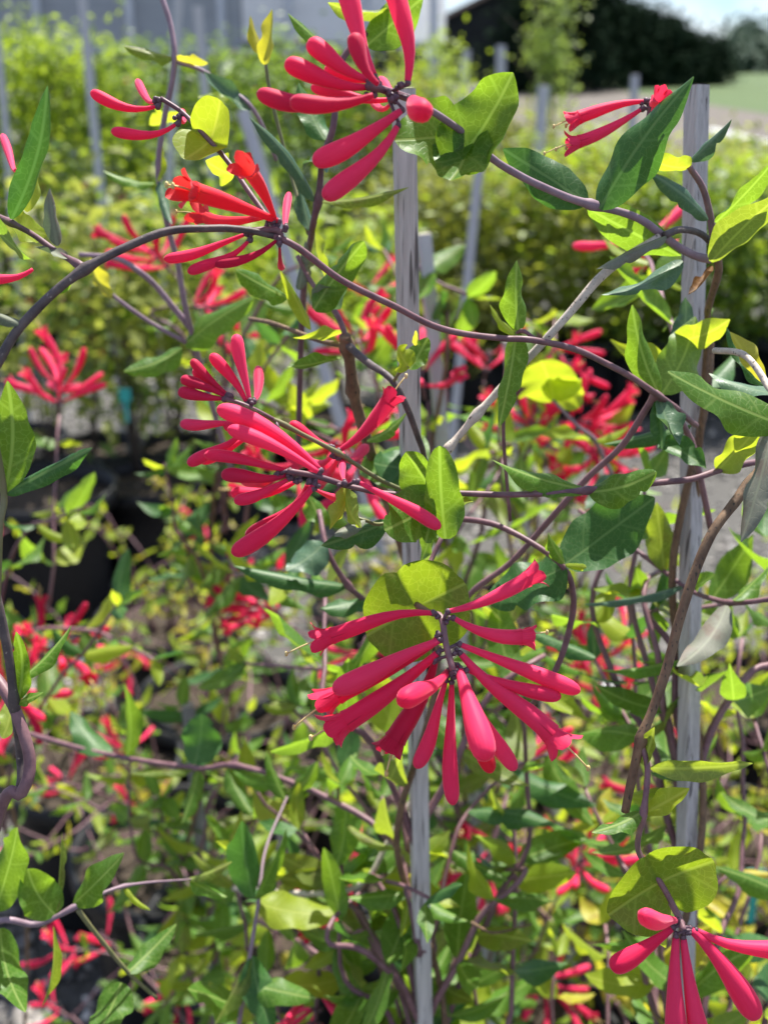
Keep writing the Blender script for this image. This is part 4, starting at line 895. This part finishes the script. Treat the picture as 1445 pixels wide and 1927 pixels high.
leaf(v, 845, 1610, 770, 1590, 40, .65, .64, 60, .5, .3, 'leaf_lime')
leaf(v, 1030, 1420, 1120, 1560, 60, .7, .68, 30, -.6, .3, 'leaf_green')

v = vine(1150, 890, .72, 'lilac shoot with bright lime leaves in front of the red flower heads right of centre')
stem(v, [(1210, 1010, .78), (1150, 890, .73), (1118, 828, .71), (1085, 800, .7), (1040, 752, .7)], (8, 6), 'stem_lilac', nodes=[(1118, 828, .71)])
leaf(v, 1042, 756, 1016, 676, 120, .7, .68, -20, .2, .3, 'leaf_lime', blunt=.45)
leaf(v, 1040, 756, 1084, 708, 90, .7, .69, -20, .2, .3, 'leaf_lime', blunt=.45)
leaf(v, 1115, 828, 1012, 818, 48, .71, .69, 60, .9, .2, 'leaf_lime')
leaf(v, 1122, 828, 1186, 800, 40, .71, .7, 60, -.8, .2, 'leaf_lime')
leaf(v, 1152, 890, 1100, 960, 50, .73, .72, 30, -.5, .3, 'leaf_blue')
leaf(v, 1156, 895, 1250, 930, 40, .73, .72, 40, -.5, .3, 'leaf_green')
# ------------------------------------------------------------------ honeysuckle plants a little further away
rm = random.Random(21)
LV = {}
def lvar(mat):
    if mat not in LV:
        LV[mat] = []
        for cup, bend, tw in ((-.3, .5, .3), (-.8, .6, .4), (-1.3, .3, 0), (.7, .4, 0), (1.2, .3, -.4), (-1.0, -.6, .5), (.3, .9, .4), (-1.6, .2, .2), (.2, .7, -.7), (-.7, .25, .8)):
            V, Fs, U = leaf_geo(1.0, rm.uniform(.32, .46), cup, bend, .2, tw, len(LV[mat]) * 13 + 5, 9, 4, rm.choice((.65, .85, 1.0)), 0., 5.0); LV[mat].append(mk('leaf', V, Fs, mat, U))
    return LV[mat]
FV = []
for k, (kind, mt) in enumerate([('bud', 'petal_red'), ('bud', 'petal_red'), ('bud', 'petal_dark'), ('open', 'petal_red'), ('open', 'petal_dark')]):
    g = flower_geo(Vector(), Vector((1, 0, 0)), .075 if kind == 'bud' else .07, kind, .05 + .03 * k, Vector((0, 0, -1)), 2, 50 + k, 8, False); FV.append(mk('flower', g.V, g.F, [mt, 'stamen'], g.U, g.I))
cg = Geo(); cg.tube([Vector((0, 0, 0)), Vector((.35, 0, 0)), Vector((.75, 0, 0))], .035, 6, 0)
for x in (.3, .55, .75):
    for k in range(6): cg.ball(Vector((x, .08 * math.cos(k * 1.047 + x), .08 * math.sin(k * 1.047 + x))), .035, 1, 6, 4)
CM = mk('flower_cluster', cg.V, cg.F, ['stem_purple', 'calyx'], None, cg.I)
def mat4(loc, Q, s): 
    m = Q.to_4x4() @ Matrix.Diagonal((s, s, s, 1)); m.translation = loc; return m
def put_leaf(parent, p, X, N, ln, mat):
    o = link('leaf', rm.choice(lvar(mat)), parent); Q = frame(X, N); o.matrix_local = mat4(p - parent_loc(parent), Q, ln); return o
def put_cluster(parent, p, X, n=9, s=.043):
    o = link('flower_cluster', CM, parent); Q = frame(X, Vector((0, 0, 1)) + X * .01); m = mat4(p - parent_loc(parent), Q, s * .9); o.matrix_local = m; Qi = m.inverted(); k = 0
    for i in range(n):
        x = (.3, .55, .75)[i % 3]; a = 2.4 * i + rm.uniform(-.3, .3); el = (.15, .5, 1.0)[i % 3] + rm.uniform(-.2, .25)
        dr = Vector((math.cos(1.35 - el * .75), math.sin(1.35 - el * .75) * math.cos(a), math.sin(1.35 - el * .75) * math.sin(a)))
        f = link('flower_bud' if (v_ := rm.randrange(5)) < 3 else 'open_flower', FV[v_], o); q = frame(dr, Vector((rm.gauss(0, 1), rm.gauss(0, 1), 1))); sc = rm.uniform(.85, 1.15) / .9
        f.matrix_local = mat4(Vector((x, .08 * math.cos(a), .08 * math.sin(a))), q, sc)
    return o
def plant(x, Y, label, group='honeysuckle plants behind'):
    return empty('honeysuckle_plant', Vector((x, Y, 0)), label, 'honeysuckle', group)
COUNT = {}
def grow(root, pts, w0=.0022, mats=('leaf_green',), lsize=(.04, .065), gap=.045, end='leaf', smat='stem_purple', n=9, skip=.0, big=None):
    c = spline(pts, 6); g = Geo(); m = len(c); g.tube([p + Vector((noise.noise(p * 25), noise.noise(p * 25 + Vector((7, 0, 0))), noise.noise(p * 25 + Vector((0, 7, 0))))) * .006 for p in c], [w0 * (1 - .55 * i / m) for i in range(m)], 6)
    g.obj('stem', smat, root, pts[0]); acc = 0.; rot = rm.uniform(0, 3); L0 = sum((c[i + 1] - c[i]).length for i in range(m - 1)); run = 0
    for i in range(1, m):
        st = (c[i] - c[i - 1]); run += st.length; acc += st.length
        if acc >= gap and run > skip * L0:
            acc = rm.uniform(-.3, .3) * gap; T = st.normalized(); A = T.orthogonal().normalized(); B = T.cross(A); rot += 1.57 + rm.uniform(-.4, .4)
            for s in (0, math.pi):
                d = (A * math.cos(rot + s) + B * math.sin(rot + s)); X = (d + T * rm.uniform(.1, .8) + Vector((0, 0, rm.uniform(-.5, .35)))).normalized()
                N = Vector((rm.gauss(0, .45), rm.gauss(-.15, .45), 1)); put_leaf(root, c[i], X, N, rm.uniform(*lsize) * (.7 + .3 * (1 - run / L0)), rm.choice(mats))
    T = (c[-1] - c[-3]).normalized()
    if end == 'cluster': put_cluster(root, c[-1], (T + Vector((0, 0, -.2))).normalized(), n)
    elif end == 'leaf':
        for s in (-1, 1): put_leaf(root, c[-1], (T + T.orthogonal() * s * .6).normalized(), Vector((0, 0, 1)), lsize[0] * .7, rm.choice(mats))
def on_stake(S_, z): return S_[1].lerp(S_[0], min(1, max(0, z / S_[0].z)))
def reach(root, S_, x, y, d, mats, end='leaf', gap=.045, lsize=(.04, .065), n=9, smat='stem_purple', rise=None, w0=.0022, skip=.15):
    """a stem from the plant's own stake out to a place"""
    t = P(x, y, d); z0 = max(.15, min(S_[0].z * .97, t.z + rm.uniform(-.3, -.05) if rise is None else t.z + rise)); s = on_stake(S_, z0)
    mid = s.lerp(t, .5) + Vector((rm.uniform(-.04, .04), rm.uniform(-.04, .04), rm.uniform(.0, .07)))
    grow(root, [s, s.lerp(mid, .5) + Vector((0, 0, .02)), mid, t], w0, mats, lsize, gap, end, smat, n, skip)
def climb(root, S_, top=1.0, turns=3, r=.012, mat='stem_brown', w=.0018):
    pts = []
    for i in range(turns * 8 + 1):
        q = i / (turns * 8); p = on_stake(S_, S_[0].z * top * q); a = q * turns * 6.283; pts.append(p + Vector((math.cos(a), math.sin(a), 0)) * r)
    g = Geo(); g.tube(spline(pts, 3), w, 7); g.obj('stem', mat, root, pts[0])
G_, D_, LI, YE, BL, OL, GR = 'leaf_green', 'leaf_dark', 'leaf_lime', 'leaf_yellow', 'leaf_blue', 'leaf_olive', 'leaf_grey'
mixg = (G_, G_, G_, LI, D_, LI, G_, OL, G_); mixl = (G_, LI, LI, YE, LI, YE); mixd = (D_, G_, G_, D_)
class Pl:
    def __init__(s, S_, label, **kw): s.S = S_; s.r = plant(S_[1].x, S_[1].y, label); climb(s.r, S_, **kw)
    def to(s, x, y, d, mats=mixg, **kw): reach(s.r, s.S, x, y, d, mats, **kw)
def virtual(x, y, d, z=1.0): t = P(x, y, d); return (Vector((t.x, t.y, z)), Vector((t.x, t.y, 0)))
pc_ = Pl(S1, 'dense green honeysuckle twining up the centre stake below the main flower cluster', top=.8, turns=4)
for x, y, d in ((560, 1560, .66), (640, 1480, .68), (470, 1470, .72), (520, 1660, .66), (700, 1640, .66), (900, 1640, .68), (960, 1540, .66), (640, 1780, .68), (880, 1790, .7), (560, 1330, .74), (460, 1250, .78), (900, 1900, .75), (500, 1830, .72), (620, 1100, .62), (950, 1180, .62), (1000, 1230, .68), (720, 1500, .7), (430, 1590, .75), (800, 1700, .6), (700, 1890, .7), (580, 1920, .72), (470, 1740, .75)): pc_.to(x, y, d, mixg)
for x, y, d, n in ((600, 1830, .70, 8), (700, 1750, .72, 4), (960, 1490, .85, 6)): pc_.to(x, y, d, mixg, end='cluster', n=n)
pr_ = Pl(S2, 'honeysuckle twining round the right stake among yellowing leaves', top=.92, turns=5, r=.008, w=.0019)
for x, y, d in ((1400, 1130, .62), (1180, 1130, .64), (1120, 1240, .66), (1420, 1350, .66), (1130, 1550, .7), (1100, 1480, .68), (1430, 1560, .72), (1380, 1640, .7), (1130, 1740, .75), (1420, 1850, .8), (1050, 1800, .8), (1220, 900, .6), (1180, 1010, .6), (1260, 1060, .6), (1440, 1010, .6), (1390, 1200, .7)): pr_.to(x, y, d, mixg if y < 1500 else mixl)
for x, y, d, n in ((1210, 450, .75, 5), (1240, 1500, .95, 4)): pr_.to(x, y, d, mixg, end='cluster', n=n)
p3 = Pl(S3, 'blurred honeysuckle on the pale leaning stake behind the centre stake', top=.95, turns=4)
for x, y, d in ((900, 860, .8), (930, 800, .82), (880, 560, .85), (700, 620, .9), (860, 1010, .8), (1000, 1080, .9), (700, 1350, 1.0), (1000, 1400, .9), (780, 1560, .95), (1010, 1600, .95), (1040, 1730, 1.0), (850, 1850, .95), (980, 1880, .95), (920, 1330, .95), (640, 1240, 1.0), (560, 1420, 1.05), (720, 470, .95)): p3.to(x, y, d, mixg)
for x, y, d, n in ((695, 690, .9, 10), (800, 752, .88, 6), (700, 560, 1.15, 5), (1072, 1655, .92, 13), (930, 1560, .95, 7), (1000, 1830, 1.15, 9), (540, 1165, 1.0, 14), (690, 1200, 1.0, 5)): p3.to(x, y, d, mixg, end='cluster', n=n)
p4 = Pl(S14, 'blurred honeysuckle right of centre bearing the big red flower heads', top=.95, turns=4)
for x, y, d in ((1100, 880, 1.05), (1140, 820, 1.05), (1030, 700, 1.0), (1000, 760, 1.05), (1150, 980, 1.1), (1020, 900, 1.0), (1180, 1220, 1.2), (1090, 1120, 1.15)): p4.to(x, y, d, (LI, G_, LI))
for x, y, d, n in ((1030, 640, 1.05, 10), (1050, 790, 1.05, 14), (1120, 840, 1.05, 12), (1020, 840, 1.05, 9), (910, 715, 1.15, 7), (1130, 1250, 1.15, 10), (1150, 1320, 1.2, 9), (1150, 1200, 1.2, 6), (1060, 960, 1.05, 6)): p4.to(x, y, d, (LI, G_), end='cluster', n=n)
p5 = Pl(S13, 'honeysuckle on the short dark stake spreading over gravel at the lower left', top=.95, turns=3)
for x, y, d in ((240, 1380, .95), (300, 1500, .95), (450, 1420, .95), (420, 1700, .95), (330, 1780, .95), (420, 1880, .95), (90, 1480, 1.0), (480, 1540, .95), (340, 1330, .95), (430, 1330, 1.0), (300, 1900, .98)): p5.to(x, y, d, mixg)
for x, y, d, n in ((165, 1790, 1.15, 4), (260, 1425, 1.3, 6), (140, 1500, 1.3, 6), (225, 1790, 1.2, 4), (290, 1540, 1.3, 4), (130, 1915, 1.2, 4)): p5.to(x, y, d, mixg, end='cluster', n=n)
sv = virtual(-60, 1100, .95, 1.1); p6 = Pl(sv, 'honeysuckle at the left edge with broad leaves above the black pots', top=.98, turns=2)
for x, y, d in ((150, 965, .8), (220, 1140, .8), (290, 1240, .85)): p6.to(x, y, d, (G_, LI, G_, D_))
for x, y, d, n in ((60, 1250, .95, 11), (110, 780, 1.0, 12), (10, 1290, .9, 8)): p6.to(x, y, d, (G_, LI), end='cluster', n=n)
sv = virtual(420, 1050, 1.05, 1.1); p7 = Pl(sv, 'blurred honeysuckle left of centre behind the bud sprays', top=.95, turns=2)
for x, y, d in ((310, 880, .9), (330, 960, .95), (520, 740, .9), (600, 960, .8), (560, 1060, .72), (540, 620, .8), (620, 480, .85)): p7.to(x, y, d, mixd + (LI,))
for x, y, d, n in ((330, 520, 1.0, 11), (340, 575, 1.0, 8), (620, 800, .8, 6), (650, 850, .75, 7), (560, 840, .8, 5)): p7.to(x, y, d, (G_, LI), end='cluster', n=n)
# lower yellow-green plants in pots at 1.3 to 2.4 m
YL = [(310, 1300, 1.5, 'just above the short dark stake top', (LI, YE, LI, G_)), (1400, 1480, 1.25, 'right of the hanging brown vine', (LI, YE, LI, G_)), (1180, 1640, 1.3, 'left of the lower right fused leaf', (LI, LI, G_)), (170, 1460, 1.8, 'left of the short dark stake', mixl), (420, 1420, 2.0, 'just right of the short dark stake', mixl), (600, 1500, 1.9, 'left below the main cluster', mixg), (330, 1300, 2.3, 'above the short dark stake', (LI, YE, LI)), (1000, 1600, 1.6, 'right below the main cluster', mixl), (1150, 1500, 1.8, 'left of the right stake foot', (LI, YE, G_, LI)), (1380, 1600, 1.6, 'at the lower right edge', (LI, YE, LI, OL)), (1300, 1750, 1.4, 'behind the lower right cluster', (LI, YE, G_)), (800, 1700, 1.5, 'behind the foot of the centre stake', mixg), (1430, 1350, 2.0, 'right of the right stake', (LI, YE, LI)), (1000, 1150, 2.3, 'right of the round fused leaf', mixl), (480, 1750, 1.45, 'at the bottom left of centre', mixg), (1080, 1850, 1.35, 'at the bottom right of centre', mixl), (720, 1100, 2.3, 'behind the round fused leaf', mixl)]
for i, (x, y, d, wh, mats) in enumerate(YL):
    t = P(x, y, d); hz = max(.55, t.z + .12); S_ = (Vector((t.x, t.y, hz)), Vector((t.x, t.y, .2))); r0 = empty('honeysuckle_plant', Vector((t.x, t.y, .2)), 'low bushy honeysuckle with yellow green leaves ' + wh, 'honeysuckle', 'low bushy honeysuckles in pots')
    pot(t.x, t.y, 'black pot holding the low honeysuckle ' + wh, 1.0)
    for k in range(11):
        a = rm.uniform(0, 6.28); q = rm.uniform(.08, .26); top = Vector((t.x + q * math.cos(a), t.y + q * math.sin(a), rm.uniform(.4, 1.0) * hz)); b0 = Vector((t.x + rm.uniform(-.03, .03), t.y + rm.uniform(-.03, .03), .21))
        grow(r0, [b0, b0.lerp(top, .5) + Vector((0, 0, .08)), top, top + Vector((math.cos(a) * .1, math.sin(a) * .1, rm.uniform(-.08, .04)))], .002, mats, (.03, .05), .042, 'cluster' if k in (0,) and i % 2 == 0 else 'leaf', n=7, skip=.2)

# small plant labels stuck in pots
for x, y, d, lb in ((1424, 1655, 1.25, 'small teal plastic plant label among the leaves at the lower right edge'), (235, 742, 2.4, 'small teal plastic plant label in the middle left row')):
    t = P(x, y, d); e = empty('plant_label', t - Vector((0, 0, .12)), lb, 'plant label', 'teal plant labels')
    g = Geo(); g.box(t.x - .012, t.x + .012, t.y, t.y + .001, t.z - .015, t.z + .012); g.obj('tag', 'tag_teal', e, t, False)
    g = Geo(); g.box(t.x - .004, t.x + .004, t.y + .0012, t.y + .002, t.z - .06, t.z - .004); g.obj('stalk', 'tag_teal', e, t, False)
